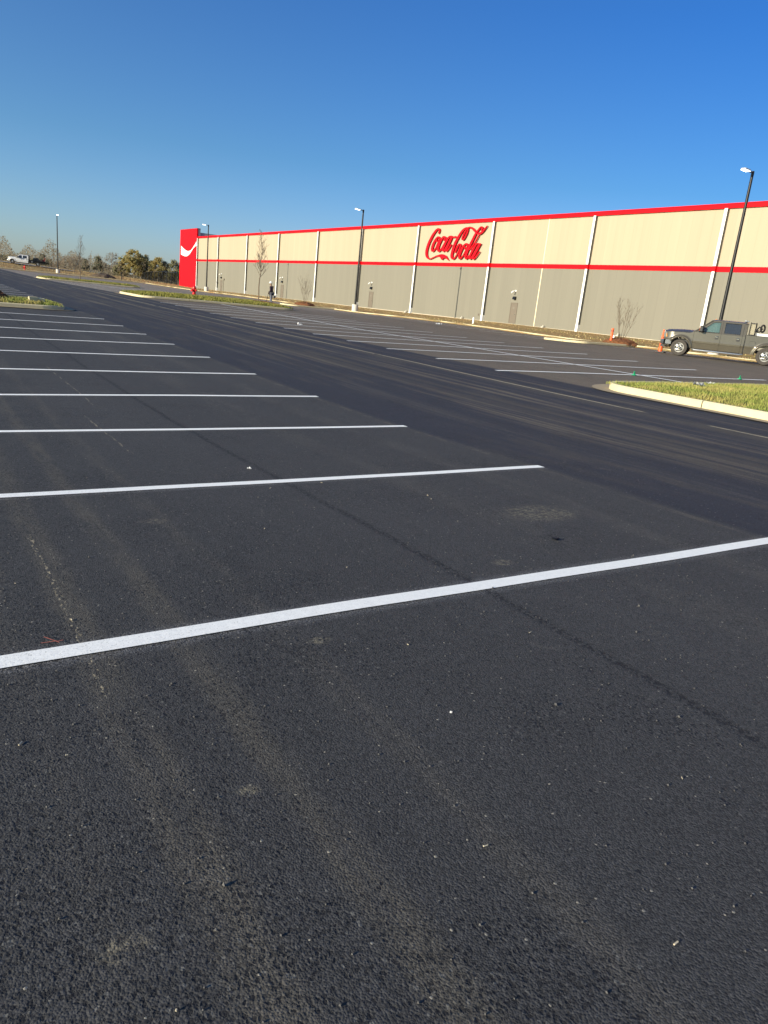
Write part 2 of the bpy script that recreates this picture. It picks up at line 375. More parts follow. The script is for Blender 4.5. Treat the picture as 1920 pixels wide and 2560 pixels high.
LAWN = lawn_mat('lawn', (.13, .17, .035), (.24, .19, .055), (.08, .11, .025))
BLADE = blade_mat('grass_blade', (.20, .24, .05), (.36, .29, .10), (.28, .30, .07))
DRYB = blade_mat('dry_blade', (.52, .38, .18), (.36, .31, .12), (.48, .38, .20))
GREENB = blade_mat('green_blade', (.17, .175, .035), (.26, .23, .055), (.20, .20, .04))
CONC = concrete_mat('concrete', (.57, .495, .315)); GUT = concrete_mat('gutter_concrete', (.36, .29, .19)); CONCL = concrete_mat('lamp_base_concrete', (.55, .51, .44))
RED = M('red_panel', (.62, .002, .008), .6, var=.04, scale=1, spec=.15); REDP = M('red_enamel', (.62, .01, .012), .35, var=.1)
WHITE = M('white_metal', (.80, .80, .77), .4, var=.04); WPANEL = M('white_panel', (.86, .84, .78), .5, var=.03, scale=1)
GREYP = M('grey_metal_panel', (.30, .31, .32), .5, var=.05, scale=.5)
SAND = M('door_sand_paint', (.15, .125, .095), .5, var=.05); DARKMET = M('dark_bronze_metal', (.012, .012, .014), .35, metal=.3, spec=.6)
BLACKP = M('black_plastic', (.015, .015, .016), .5); RUBBER = M('rubber', (.05, .043, .036), .85, var=.3, scale=12, bump=.3)
ALU = M('bright_wheel_metal', (.72, .70, .66), .28, metal=.85, var=.06); CHROME = M('chrome', (.75, .74, .72), .12, metal=1, var=.03)
ORANGE = M('orange_plastic', (.85, .10, .015), .5, var=.08); ORL = M('orange_reflector', (.75, .17, .03), .3)
MULCH = M('mulch', (.17, .065, .022), .95, var=.5, scale=18, bump=1); BARK = M('bark', (.15, .115, .08), .9, var=.3, scale=20, bump=.5)
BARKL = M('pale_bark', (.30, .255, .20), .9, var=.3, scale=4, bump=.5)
GRNTAPE = M('green_tape', (.01, .42, .17), .5, var=.05)

# ------------------------------------------------------------------ terrain and asphalt
def axis(segs):
    out = []
    for a, b, st in segs:
        n = max(1, int(round((b-a)/st))); out += [a+(b-a)*i/n for i in range(n)]
    return out+[segs[-1][1]]
def sheet(name, xs, ys, mat, zf, kind='structure'):
    Xg, Yg = np.meshgrid(xs, ys, indexing='ij'); Z = zf(Xg, Yg)
    nx, ny = Xg.shape
    vs = np.stack([Xg.ravel(), Yg.ravel(), Z.ravel()], 1).tolist()
    fs = [(i*ny+j, (i+1)*ny+j, (i+1)*ny+j+1, i*ny+j+1) for i in range(nx-1) for j in range(ny-1)]
    me = bpy.data.meshes.new(name); me.from_pydata(vs, [], fs); me.materials.append(mat)
    for p_ in me.polygons: p_.use_smooth = True
    o = bpy.data.objects.new(name, me); COL.objects.link(o); o['kind'] = kind; return o
LX0, LX1, LY0, LY1 = -34.0, 42.7, -30.0, 161.5
def terr(x, y):
    inside = (x > LX0+.2) & (x < LX1-.2) & (y > LY0+.2) & (y < LY1-.2)
    rip = .05*np.sin(x*.9+np.sin(y*.5)*2)*np.sin(y*.7+1.3)+.04*np.sin(x*2.3+y*1.7)
    out = hgt(x, y)+np.where((x > 58) & (y < 182), 0, rip)
    # berm beyond the kerb, rising to the service road
    return np.where(inside, hgt(x, y)-.35, out+.10)
tx = axis([(-2500,-300,400),(-300,-60,20),(-60,LX0,3),(LX0,LX0+.4,.2),(LX0+.4,LX1-.4,2),(LX1-.4,LX1,.2),(LX1,60,.8),(60,140,8),(140,400,30),(400,3000,400)])
ty = axis([(-2500,-300,400),(-300,-40,20),(-40,LY0,2),(LY0,LY0+.4,.2),(LY0+.4,LY1-.4,2),(LY1-.4,LY1,.2),(LY1,200,.9),(200,330,5),(330,600,30),(600,3500,400)])
sheet('ground', tx, ty, SOIL, terr)
ax_ = axis([(LX0,-6,1.0),(-6,16,.35),(16,LX1,.6)]); ay_ = axis([(LY0,-2,1.5),(-2,20,.35),(20,60,.6),(60,LY1,1.5)])
sheet('asphalt_lot', ax_, ay_, ASPH, hgt)

def strip(pts, wd, dz, mat, name, seg=.35, jit=0):
    (x0, y0), (x1, y1) = pts; L = math.hypot(x1-x0, y1-y0); n = max(2, int(L/seg)); nx, ny = -(y1-y0)/L*wd/2, (x1-x0)/L*wd/2
    rows = []
    for i in range(n+1):
        t = i/n; x = x0+(x1-x0)*t; y = y0+(y1-y0)*t
        j = jit*math.sin(i*1.3)*.5+jit*math.sin(i*.37+1)
        rows.append([(x+nx*s_+ (ny/wd*2*j if wd else 0)*0 + nx/wd*2*j, y+ny*s_+ny/wd*2*j, 0) for s_ in (-1, 1)])
    allp = [q for r in rows for q in r]; z = hgt([q[0] for q in allp], [q[1] for q in allp])
    rows = [[(r[0][0], r[0][1], z[2*i]+dz), (r[1][0], r[1][1], z[2*i+1]+dz)] for i, r in enumerate(rows)]
    o = MB().grid(rows).build(name, mat, norm=False); o['kind'] = 'structure'
    if o.data.polygons[0].normal.z < 0: o.data.flip_normals()
    return o
LW = .115
for k in range(-1, 10):
    y = 3.05+2.74*k; yl = y+.0
    near = k in (0, 1, 2)
    strip([(-5.6, yl), (5.9, y)], LW, .006, PAINT, 'parking_line', jit=.006)
for k in range(9):
    y = 39.3+2.74*k
    strip([(-5.6, y), (5.9, y)], LW, .012, PAINT, 'parking_line')
YL = [1.148,1.353,1.563,1.764,1.969,2.172,2.397,2.631,2.855,3.090,3.305,3.532]; YR = [.587,.697,.807,.916,1.026,1.135,1.255,1.380,1.4985,1.612,1.727,1.85]
for a, b in zip(YL, YR):
    strip([(13.25, a*13.25), (25.2, b*25.2)], .155, .012, PAINT, 'parking_line')
strip([(18.75, 10.9), (19.2, 52.6)], .155, .017, PAINT, 'parking_line')
for k in range(14):
    y = 63.5+2.74*k
    if 62 < y < 96: strip([(13.6, y), (25.0, y)], LW, .014, PAINT, 'parking_line', seg=1)
strip([(19.2, 60.5), (19.2, 96.5)], LW, .020, PAINT, 'parking_line', seg=1)
for k in range(13):
    y = 39.6+2.74*k
    strip([(37.0, y), (42.2, y)], LW, .014, PAINT, 'parking_line', seg=1)
for y in (31.9, 29.2, 26.4, 23.7, 20.9, 18.2): strip([(37.0, y), (42.2, y)], LW, .014, PAINT, 'parking_line', seg=1)
def redx():
    mb = MB()
    for (a, b, c_, d_) in ((.41, 3.17, .50, 3.165), (.43, 3.22, .48, 3.14)):
        L = math.hypot(c_-a, d_-b); nx, ny = -(d_-b)/L*.0025, (c_-a)/L*.0025
        P_ = [(a-nx, b-ny), (c_-nx, d_-ny), (c_+nx, d_+ny), (a+nx, b+ny)]
        off = .008+len(mb.v)*.001
        mb.add([(q[0], q[1], G(*q)+off) for q in P_], [(0, 1, 2, 3)])
    o = mb.build('chalk_mark', M('red_chalk', (.40, .12, .08), .9, var=.6, scale=60)); o['kind'] = 'structure'
redx()

# ------------------------------------------------------------------ kerbs and planted islands
def rounded(x0, x1, y0, y1, r, n=8):
    rs = r if hasattr(r, '__len__') else [r]*4; out = []
    for (cx, cy, a0), rr in zip(((x0, y0, 180), (x1, y0, 270), (x1, y1, 0), (x0, y1, 90)), rs):
        sx = 1 if cx == x0 else -1; sy = 1 if cy == y0 else -1
        for i in range(n+1):
            a = R(a0+90*i/n); out.append((cx+sx*rr+rr*math.cos(a), cy+sy*rr+rr*math.sin(a)))
    return out
def densify(path, step=.5, closed=True):
    out = []; n = len(path)
    for i in range(n if closed else n-1):
        a = path[i]; b = path[(i+1) % n]; L = math.hypot(b[0]-a[0], b[1]-a[1]); k = max(1, int(L/step))
        for j in range(k): out.append((a[0]+(b[0]-a[0])*j/k, a[1]+(b[1]-a[1])*j/k))
    if not closed: out.append(path[-1])
    return out
def offs(path, d, closed=True):           # outward for ccw path
    n = len(path); out = []
    for i in range(n):
        a = path[(i-1) % n] if closed or i else path[0]; b = path[(i+1) % n] if closed or i < n-1 else path[-1]
        tx_, ty_ = b[0]-a[0], b[1]-a[1]; L = math.hypot(tx_, ty_) or 1
        out.append((path[i][0]+ty_/L*d, path[i][1]-tx_/L*d))
    return out
def kerb(path, closed=True, h=.15, wd=.15, gut=.38, name='kerb', mat=None, joint=3.0, gutter=True):
    path = densify(path, .4, closed)
    n = len(path)
    prof = [(0, -.05), (0.0, h-.03), (-.03, h), (-wd, h), (-wd, -.05)]
    mb = MB(); rings = []
    base = hgt([q[0] for q in path], [q[1] for q in path])
    dist = 0; cuts = []
    for i in range(n):
        if i: dist += math.hypot(path[i][0]-path[i-1][0], path[i][1]-path[i-1][1])
        cuts.append(dist)
    rings = [offs(path, o_, closed) for o_, _ in prof]
    m = n if closed else n-1; nxt = joint
    for i in range(m):
        j = (i+1) % n
        vs = []
        for idx in (i, j):
            for k, (o_, z_) in enumerate(prof):
                vs.append((rings[k][idx][0], rings[k][idx][1], base[idx]+z_))
        if cuts[i] > nxt:       # contraction joint: leave a 2 cm dark gap
            nxt += joint; a = 0.06
            vs = [tuple(vs[k][c]*(1-a)+vs[k+5][c]*a for c in range(3)) for k in range(5)]+vs[5:]
        mb.add(vs, [(k, k+1, k+6, k+5) for k in range(4)]+[(0, 4, 3, 2, 1), (5, 6, 7, 8, 9)])
    o = mb.build(name, mat or CONC); o['kind'] = 'structure'
    if gutter:
        mb = MB(); go = offs(path, gut, closed); gi = offs(path, -.02, closed); zo = hgt([q[0] for q in go], [q[1] for q in go])
        rows = [[(gi[i][0], gi[i][1], base[i]+.012), (go[i][0], go[i][1], zo[i]+.022)] for i in range(n)]
        if closed: rows.append(rows[0])
        g = mb.grid(rows).build('gutter', GUT); g['kind'] = 'structure'
        if g.data.polygons[0].normal.z < 0: g.data.flip_normals()
    return o
def mound(path, crown, name, mat, h=.15, inset=.13, seg=.35):
    ins = offs(densify(path, .4), -inset); cx = sum(q[0] for q in ins)/len(ins); cy = sum(q[1] for q in ins)/len(ins)
    x0 = min(q[0] for q in ins); x1 = max(q[0] for q in ins); y0 = min(q[1] for q in ins); y1 = max(q[1] for q in ins)
    rows = []; T = [0, .03, .08, .15, .3, .5, .75, 1.0]
    # medial axis: the longer side's line keeps elongated islands nearly flat
    for t in T:
        row = []
        for q in ins+[ins[0]]:
            if (x1-x0) > (y1-y0): ax0 = min(max(q[0], x0+(y1-y0)/2), x1-(y1-y0)/2); ay0 = (y0+y1)/2
            else: ay0 = min(max(q[1], y0+(x1-x0)/2), y1-(x1-x0)/2); ax0 = (x0+x1)/2
            x = q[0]+(ax0-q[0])*t; y = q[1]+(ay0-q[1])*t
            e = 1-(1-min(t*1.4, 1))**2
            row.append((x, y, e*crown+h-.02))
        rows.append(row)
    al = [q for r_ in rows for q in r_]; z = hgt([q[0] for q in al], [q[1] for q in al]); n = len(rows[0])
    rows = [[(r_[k][0], r_[k][1], r_[k][2]+z[i*n+k]) for k in range(n)] for i, r_ in enumerate(rows)]
    o = MB().grid(rows).build(name, mat, smooth=True); o['kind'] = 'stuff'
    if o.data.polygons[len(o.data.polygons)//2].normal.z < 0: o.data.flip_normals()
    def hf(x, y):
        dx = min(x-x0, x1-x); dy = min(y-y0, y1-y); half = min(x1-x0, y1-y0)/2
        t = max(0, min(1, min(dx, dy)/half)); e = 1-(1-min(t*1.4, 1))**2
        return G(x, y)+e*crown+h-.02
    return o, (x0, x1, y0, y1), hf
def blades(name, mat, n, area, hf, hmin, hmax, wd, mask=None, per=1, batch=None):
    x0, x1, y0, y1 = area; mb = MB(); pts = []
    while len(pts) < n:
        x = random.uniform(x0, x1); y = random.uniform(y0, y1)
        if mask is None or mask(x, y): pts.append((x, y))
    zz = hgt([p_[0] for p_ in pts], [p_[1] for p_ in pts]) if hf is None else [hf(*p_) for p_ in pts]
    for (x, y), z in zip(pts, zz):
        for _ in range(per):
            a = random.uniform(0, math.tau); hh = random.uniform(hmin, hmax); ln = random.uniform(.1, .6)*hh; b = random.uniform(0, math.tau)
            xx = x+random.gauss(0, wd); yy = y+random.gauss(0, wd); ww = wd*random.uniform(.5, 1.3)
            dx, dy = math.cos(a)*ww/2, math.sin(a)*ww/2
            mb.add([(xx-dx, yy-dy, z-.01), (xx+dx, yy+dy, z-.01), (xx+math.cos(b)*ln, yy+math.sin(b)*ln, z+hh)], [(0, 1, 2)])
    o = mb.build(name, mat, norm=False); o['kind'] = 'stuff'; return o

# right-hand island near the camera
pA = rounded(13.75, 25.6, 2.0, 12.3, [.9, .9, .9, 1.0])
kerb(pA, h=.16, gut=.40, joint=3.0)
gA, arA, hfA = mound(pA, .10, 'island_grass', LAWN)
blades('grass_blades', BLADE, 26000, (13.93, 20, 6.5, 12.1), hfA, .03, .085, .014, per=1)
blades('grass_blades', BLADE, 9000, (19, 25.4, 3, 12.1), hfA, .03, .08, .022)
# middle island
pB = rounded(13.6, 25.4, 53.0, 59.6, [1.0, 1.0, 1.0, 1.0]); kerb(pB, joint=4.0)
gB, arB, hfB = mound(pB, .16, 'island_grass', LAWN)
blades('grass_blades', GREENB, 15000, (13.8, 25.2, 53.2, 59.4), hfB, .05, .16, .05)
# far island
pC = rounded(13.6, 25.2, 97.0, 101.5, 1.2); kerb(pC, joint=4.0)
gC, arC, hfC = mound(pC, .12, 'island_grass', LAWN)
blades('grass_blades', GREENB, 5000, (13.8, 25.0, 97.2, 101.3), hfC, .06, .18, .08)
# left island
pD = rounded(-6.0, 5.35, 31.3, 34.9, [1.0, .9, .9, 1.0]); kerb(pD, joint=3.0)
gD, arD, hfD = mound(pD, .10, 'island_grass', LAWN)
blades('grass_blades', BLADE, 9000, (0.5, 5.2, 31.5, 34.7), hfD, .04, .13, .03)
# islands against the building strip
pE = rounded(37.0, 43.2, 34.8, 38.6, [1.0, .3, .3, 1.0]); kerb(pE, joint=3.0, gut=.3)
gE, arE, hfE = mound(pE, .05, 'island_soil', SOIL)
pF = rounded(37.0, 43.2, 78.8, 82.6, [1.0, .3, .3, 1.0]); kerb(pF, joint=3.0, gut=.3)
gF, arF, hfF = mound(pF, .05, 'island_soil', SOIL)
# long kerb in front of the strip and the kerb at the end of the lot
kerb([(LX1-.2, -28), (LX1-.2, 34.6)][::-1], closed=False, gut=.3, joint=4.0)
kerb([(LX1-.2, 78.6), (LX1-.2, 38.8)], closed=False, gut=.3, joint=4.0)
kerb([(LX1-.2, 161.4), (LX1-.2, 82.8)], closed=False, gut=.3, joint=6.0)
kerb([(-33, LY1-.1), (42.4, LY1-.1)], closed=False, gut=.6, wd=.3, h=.2, joint=6.0)
# tufts on the strip by the wall and on the berm
def on_t(x, y): return G(x, y)+.10
blades('dry_grass', DRYB, 7000, (43.0, 59.0, 25, 175), None, .10, .22, .10, per=1)
blades('dry_grass', GREENB, 900, (43.2, 56.0, 25, 110), None, .10, .20, .10, mask=lambda x, y: math.sin(y*.5)+math.sin(x*.9+y*.23) > .7)
blades('field_grass', blade_mat('field_blade', (.34, .235, .11), (.25, .20, .085), (.30, .22, .11)), 26000, (-20, 58, 162.0, 262), None, .10, .35, .14)
# ------------------------------------------------------------------ service road on the berm
xs_ = axis([(-60, 34, 4)])
mb = MB(); rows = []
for x in xs_:
    yc = 190+.02*(x-20)**1; rows.append([(x, yc-3.4+q, float(hgt(x, yc-3.4+q)[0])+.22) for q in (0, 2.2, 4.4, 6.6)])
o = mb.grid(rows).build('service_road', concrete_mat('pale_road', (.30, .28, .25)), norm=False); o['kind'] = 'structure'
if o.data.polygons[0].normal.z < 0: o.data.flip_normals()

# ------------------------------------------------------------------ warehouse
WX = 59.3; ZB = -.75+EYE; ZT = 11.2+EYE
bld = empty('warehouse', (0, 0, 0))
tag(bld, 'long cream and tan panelled warehouse with red stripe and red end wall', 'warehouse')
MB().box(WX, 150, -12, 179.2, 5.92+EYE, 10.9+EYE).build('upper_wall', CREAM, bld)
MB().box(WX-.002, 149.9, -11.9, 179.18, ZB, 5.92+EYE).build('lower_wall', TAN, bld)
mb = MB(); mb.box(WX-.06, WX+.02, -12, 179.15, 5.70+EYE, 6.14+EYE)
COLY = [12.0, 26.8, 41.5, 56.1, 71.7, 87.3, 102.3, 116.9, 132.7, 148.1, 164.9, 178.9]
for y in COLY: mb.box(WX-.342, WX-.062, y-.145, y+.145, 5.70+EYE, 6.14+EYE)
mb.build('red_stripe', RED, bld)
mb = MB(); mb.box(WX-.20, WX+.6, -12.2, 179.15, 10.81+EYE, ZT-.04); mb.box(WX-.26, WX+.7, -12.25, 179.15, ZT-.04, ZT)
mb.build('parapet_cap', RED, bld)
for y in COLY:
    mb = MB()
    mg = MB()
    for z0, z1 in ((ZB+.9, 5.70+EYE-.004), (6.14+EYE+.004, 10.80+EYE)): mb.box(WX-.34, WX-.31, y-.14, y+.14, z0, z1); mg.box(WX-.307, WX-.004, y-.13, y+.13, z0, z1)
    c = mb.build('downspout', WHITE, bld); mg.build('shaded_side', M('side_shade_grey', (.13, .125, .11), .6), c)  # downspout sides dark grey: their shade is put into the colour
    MB().box(WX-.36, WX-.004, y-.16, y+.16, ZB, ZB+.90).build('downspout_boot', WHITE, c)
MB().box(WX-.03, WX+.01, 62.74, 62.86, ZB, 10.8+EYE).build('joint_trim', M('joint_trim_paint', (.72, .62, .43), .6, var=.03), bld)
MB().box(WX-.09, WX+.01, -12, 179.1, ZB, -.50+EYE).build('foundation', concrete_mat('foundation_concrete', (.50, .44, .34)), bld)
DY = [66.5, 98.5, 130.5, 162.6]
for y in DY:
    f = MB(); zb = -.45+EYE; f.box(WX-.05, WX-.004, y-.58, y-.50, zb, zb+2.32).box(WX-.05, WX-.004, y+.50, y+.58, zb, zb+2.32).box(WX-.05, WX-.004, y-.50, y+.50, zb+2.24, zb+2.32)
    d = MB().box(WX-.03, WX-.004, y-.495, y+.495, zb, zb+2.23).build('door', SAND, bld)
    f.build('door_frame', SAND, d)
    MB().box(WX-.09, WX-.035, y-.43, y-.37, zb+.98, zb+1.08).box(WX-.10, WX-.09, y-.43, y-.28, zb+1.01, zb+1.05).build('handle', CHROME, d)
    mb = MB().box(WX-.04, WX-.032, y-.17, y+.17, zb+1.62, zb+1.84); mb.build('notice', M('grey_notice', (.17, .15, .12), .6), d)
    lt = MB().plate([[(0, 0), (.30, .0), (.22, .30), (0, .34)]], lambda a, b, t, y=y: (WX-.004-a, y-.2+t, 2.22+EYE+b), .40).build('wall_light', DARKMET, bld)
    cm = MB(); cm.cyl((WX, y+.05, 3.15+EYE), (WX-.38, y+.05, 3.08+EYE), .05).box(WX-.08, WX, y-.08, y+.18, 3.05+EYE, 3.25+EYE)
    cc = cm.build('security_camera', WHITE, bld)
    MB().cyl((WX-.36, y+.05, 3.12+EYE), (WX-.60, y+.12, 2.90+EYE), .085, .085).build('camera_housing', WHITE, cc)
MB().box(WX-.06, WX, 72.6, 72.8, .05+EYE, .28+EYE).build('socket_box', SAND, bld)
mb = MB().box(WX-.07, WX-.004, 161.1, 161.22, ZB, 2.0+EYE).box(WX-.16, WX-.004, 160.7, 161.1, 1.85+EYE, 2.2+EYE); mb.build('wall_upright', SAND, bld)  # narrow upright with a small box near its top
# low hose bibs / vents along the base
for y in (61.0, 75.5, 50.5, 88.2, 44.5): MB().box(WX-.5, WX-.1, y-.12, y+.14, -.62+EYE, -.42+EYE).cyl((WX-.3, y+.05, -.45+EYE), (WX-.3, y+.05, -.25+EYE), .05).build('drain_outlet', CONCL, bld)
# red end wall with the white ribbon
TX = WX-.35; TY0, TY1 = 179.2, 191.9; TZ = 12.95+EYE
MB().box(TX, TX+.32, TY0, TY1, ZB, TZ).build('end_wall', RED, bld)
MB().box(TX+.323, TX+.85, TY0+.02, TY1-.02, ZB, TZ-.02).build('end_wall_backing', GREYP, bld)
MB().box(TX+.853, 149.5, TY0+.1, TY1-.1, ZB, 12.15+EYE).build('end_block', GREYP, bld)
MB().box(TX-.03, TX+.88, TY0-.04, TY1+.04, TZ, TZ+.08).build('end_wall_coping', M('dark_red', (.30, .01, .015), .5), bld)
rb_top = [(118,500),(160,545),(210,590),(255,618),(305,622),(345,600),(385,550),(430,480),(465,420),(500,360)]
rb_bot = [(485,505),(450,512),(415,545),(375,600),(330,670),(290,718),(245,742),(205,742),(160,725),(118,700)]
def zz(pt): return (440+pt[0]*180/1659, 560+pt[1]*180/1659)
def cr(pts, k=4):
    out = []; n = len(pts)
    for i in range(n-1):
        p0, p1, p2, p3 = pts[max(i-1, 0)], pts[i], pts[i+1], pts[min(i+2, n-1)]
        for j in range(k):
            t = j/k
            out.append(tuple(.5*(2*b+(c-a)*t+(2*a-5*b+4*c-d)*t*t+(3*b-a-3*c+d)*t**3) for a, b, c, d in zip(p0, p1, p2, p3)))
    return out+[tuple(pts[-1])]
poly = []
for q in cr(rb_top)+cr(rb_bot):
    p_ = onX(*zz(q), TX); poly.append((min(max(p_.y, TY0), TY1), p_.z))
MB().plate([poly], lambda a, b, t: (TX-.025+t, a, b), .02).build('white_ribbon', WPANEL, bld)
# script lettering: strokes as solid raised channel letters, each on its own depth
S1 = [[(690,440,55),(715,380,62),(745,300,55),(740,235,55),(690,215,60),(610,265,75),(530,360,85),(430,510,92),(340,680,95),(255,860,98),(185,1060,100),(140,1250,100),(135,1400,98),(170,1520,85),(235,1590,62),(310,1600,45),(400,1570,38),(520,1510,40),(620,1470,50),(700,1460,70)],
 [(690,590,60),(620,640,75),(530,770,85),(450,930,95),(400,1090,95),(390,1200,85),(425,1255,60),(500,1200,50),(580,1080,48),(640,940,50),(700,800,50),(740,680,45),(720,600,50),(690,590,55)],
 [(625,700,38),(612,770,42),(650,815,42),(760,790,42)],
 [(920,760,50),(985,710,55),(1005,630,55),(960,575,55),(890,620,75),(810,740,85),(730,900,95),(680,1060,95),(665,1180,90),(700,1260,65),(770,1210,50),(860,1080,46),(960,900,46),(1060,720,46),(1140,610,46)],
 [(1330,570,60),(1230,565,60),(1160,620,70),(1070,760,80),(990,920,85),(920,1080,90),(890,1190,85),(920,1250,60),(990,1180,44),(1090,1010,40),(1180,850,40),(1260,690,45)],
 [(1320,570,80),(1255,720,85),(1180,880,85),(1100,1050,85),(1045,1170,80),(1055,1250,60),(1120,1200,46),(1200,1090,42),(1290,940,38)],
 [(1330,590,62),(1400,600,62),(1500,585,75)]]
S2 = [[(720,170,40),(660,165,50),(570,215,70),(460,320,85),(350,480,95),(240,670,100),(140,870,105),(60,1080,108),(0,1290,108),(-30,1440,108),(-20,1560,90),(40,1610,60),(110,1560,48),(190,1440,46),(280,1290,50),(350,1120,52),(390,990,52),(370,925,50),(320,930,60),(250,1020,72),(195,1140,75),(155,1240,58),(120,1330,28)],
 [(700,180,46),(640,280,50),(560,420,54),(490,560,56),(450,670,50),(480,730,50),(545,680,46),(625,540,44),(690,400,44),(720,280,44),(725,200,46)],
 [(720,170,50),(800,155,70),(870,165,82),(950,215,95),(1010,280,98),(1070,350,90),(1110,410,80)],
 [(640,900,55),(560,960,72),(470,1090,82),(390,1250,88),(340,1400,90),(315,1530,85),(345,1605,58),(420,1550,46),(510,1430,44),(590,1280,50),(655,1140,50),(700,1000,50),(695,920,48),(645,895,50)],
 [(585,1040,36),(570,1110,40),(600,1170,42),(690,1160,42)],
 [(1120,380,78),(1060,480,84),(980,640,90),(890,820,95),(790,1030,98),(700,1220,98),(640,1400,92),(605,1530,84),(640,1605,58),(710,1530,46),(760,1440,44)],
 [(1220,520,40),(1150,650,40),(1060,820,40),(950,1000,42),(860,1110,42),(800,1180,46)],
 [(1130,380,56),(1200,270,58),(1280,170,56),(1345,125,50),(1390,160,46),(1375,240,42),(1335,310,36)],
 [(1150,440,66),(1220,450,95),(1300,420,95),(1390,350,80),(1470,260,64),(1550,160,46),(1620,75,28)],
 [(1260,905,60),(1150,900,62),(1080,960,72),(990,1110,82),(900,1280,88),(830,1430,88),(795,1540,82),(820,1605,58),(900,1540,46),(1000,1370,42),(1100,1190,42),(1190,1010,48)],
 [(1305,900,66),(1225,1020,82),(1145,1180,82),(1055,1350,82),(985,1480,82),(950,1560,76),(975,1615,52),(1060,1550,44),(1150,1430,42),(1265,1265,34)]]
tailp = [(660,1440),(760,1400),(850,1385),(950,1410),(1030,1450),(1085,1530),(1125,1610),(1172,1690),(1120,1650),(1060,1590),(980,1560),(910,1580),(850,1650),(820,1630),(780,1540),(700,1500)]
LS = 90/1659
logo = MB(); nst = 0
def letter_poly(poly_px, u0, k):
    LX = WX-.26-k*.002; pts = []
    for a, b in poly_px:
        p_ = onX(u0+a*LS, 560+b*LS, LX); pts.append((p_.y, p_.z))
    return pts, LX
for strokes, u0 in ((S1, 1058), (S2, 1130)):
    for s_ in strokes:
        pts = cr(s_, 4); left = []; right = []
        for i, (x, y, wd) in enumerate(pts):
            a = pts[max(i-1, 0)]; b = pts[min(i+1, len(pts)-1)]
            dx, dy = b[0]-a[0], b[1]-a[1]; L = math.hypot(dx, dy) or 1; wd = max(8, wd)*.90
            left.append((x-dy/L*wd/2, y+dx/L*wd/2)); right.append((x+dy/L*wd/2, y-dx/L*wd/2))
        lp, LXk = letter_poly(left, u0, nst); rp, _ = letter_poly(right, u0, nst)
        n = len(lp)
        vs = [(LXk, a, b) for a, b in lp]+[(LXk, a, b) for a, b in rp]+[(LXk+.15, a, b) for a, b in lp]+[(LXk+.15, a, b) for a, b in rp]
        fs = []
        for i in range(n-1):
            fs += [(i, i+1, n+i+1, n+i), (2*n+i, 3*n+i, 3*n+i+1, 2*n+i+1), (i, 2*n+i, 2*n+i+1, i+1), (n+i, n+i+1, 3*n+i+1, 3*n+i)]
        fs += [(0, n, 3*n, 2*n), (n-1, 3*n-1, 4*n-1, 2*n-1)]
        logo.add(vs, fs); nst += 1
pts, LXk = letter_poly([q for q in tailp], 1058, nst)
logo.plate([pts], lambda a, b, t: (LXk+t, a, b), .15)
for y, z in ((85.2, 7.6), (84, 9), (81.3, 8.4), (79.2, 8.6), (77.5, 9.3), (75.3, 7.7), (74.6, 9.7)): logo.cyl((WX-.20, y, z+EYE), (WX, y, z+EYE), .03)
lg = logo.build('script_sign', M('red_sign_acrylic', (.62, .002, .010), .5, var=.03, scale=2, spec=.2), bld)
tag(lg, 'raised red script lettering Coca-Cola')

# ------------------------------------------------------------------ street lamps
POLEB = M('lamp_pole_black', (.007, .007, .008), .45, var=.1, spec=.35)
LEDM = NT('lamp_led'); LEDM.b.inputs['Emission Color'].default_value = (.95, 1, 1, 1); LEDM.b.inputs['Emission Strength'].default_value = 4.0; LEDM = LEDM.m
def lamp(x, y, ztop, label, arm_rz=math.pi):
    z0 = G(x, y)+.10; H = ztop-z0
    t = empty('street_lamp', (x, y, z0), arm_rz); tag(t, label, 'street lamp', 'street lamps around the lot')
    MB().lathe([(.36, -.3), (.36, .72), (.33, .76)], n=28).build('base', CONCL, t, smooth=True)
    po = MB(); po.lathe([(.16, .76), (.16, .80)], n=16); po.lathe([(.12, .80), (.10, H*.5), (.08, H)], n=14); po.build('pole', POLEB, t, smooth=True)
    MB().box(-.08, .08, -.05, .05, H-.28, H-.02).box(.05, .38, -.03, .03, H-.12, H-.04).build('arm', DARKMET, t)
    hd = MB().plate([[(.34, -.10), (.55, -.17), (1.0, -.17), (1.05, -.10), (1.05, .10), (1.0, .17), (.55, .17), (.34, .10)]], lambda a, b, q: (a, b, H-.09+q+(a-.34)*.04), .075)
    h = hd.build('lamp_head', M('lamp_head_paint', (.40, .41, .42), .4), t)
    MB().plate([[(.50, -.15), (.99, -.15), (.99, .15), (.50, .15)]], lambda a, b, q: (a, b, H-.118+q+(a-.34)*.04), .025).build('lamp_panel', LEDM, h)
    MB().box(-.04, .04, .10, .11, 1.0, 1.2).build('hand_hole_cover', DARKMET, t)
    return t
lamp(43.8, 29.55, 10.05+EYE, 'tall black lamp post rising behind the grey pickup cab')
lamp(43.8, 76.1, 10.03+EYE, 'black lamp post on round concrete base left of the script sign')
lamp(43.8, 127.3, 10.03+EYE, 'black lamp post nearest to the red end wall')
lamp(26.0, 162.9, 10.50+EYE, 'lone black lamp post at the far grassy edge beside the tree line', -math.pi/2)

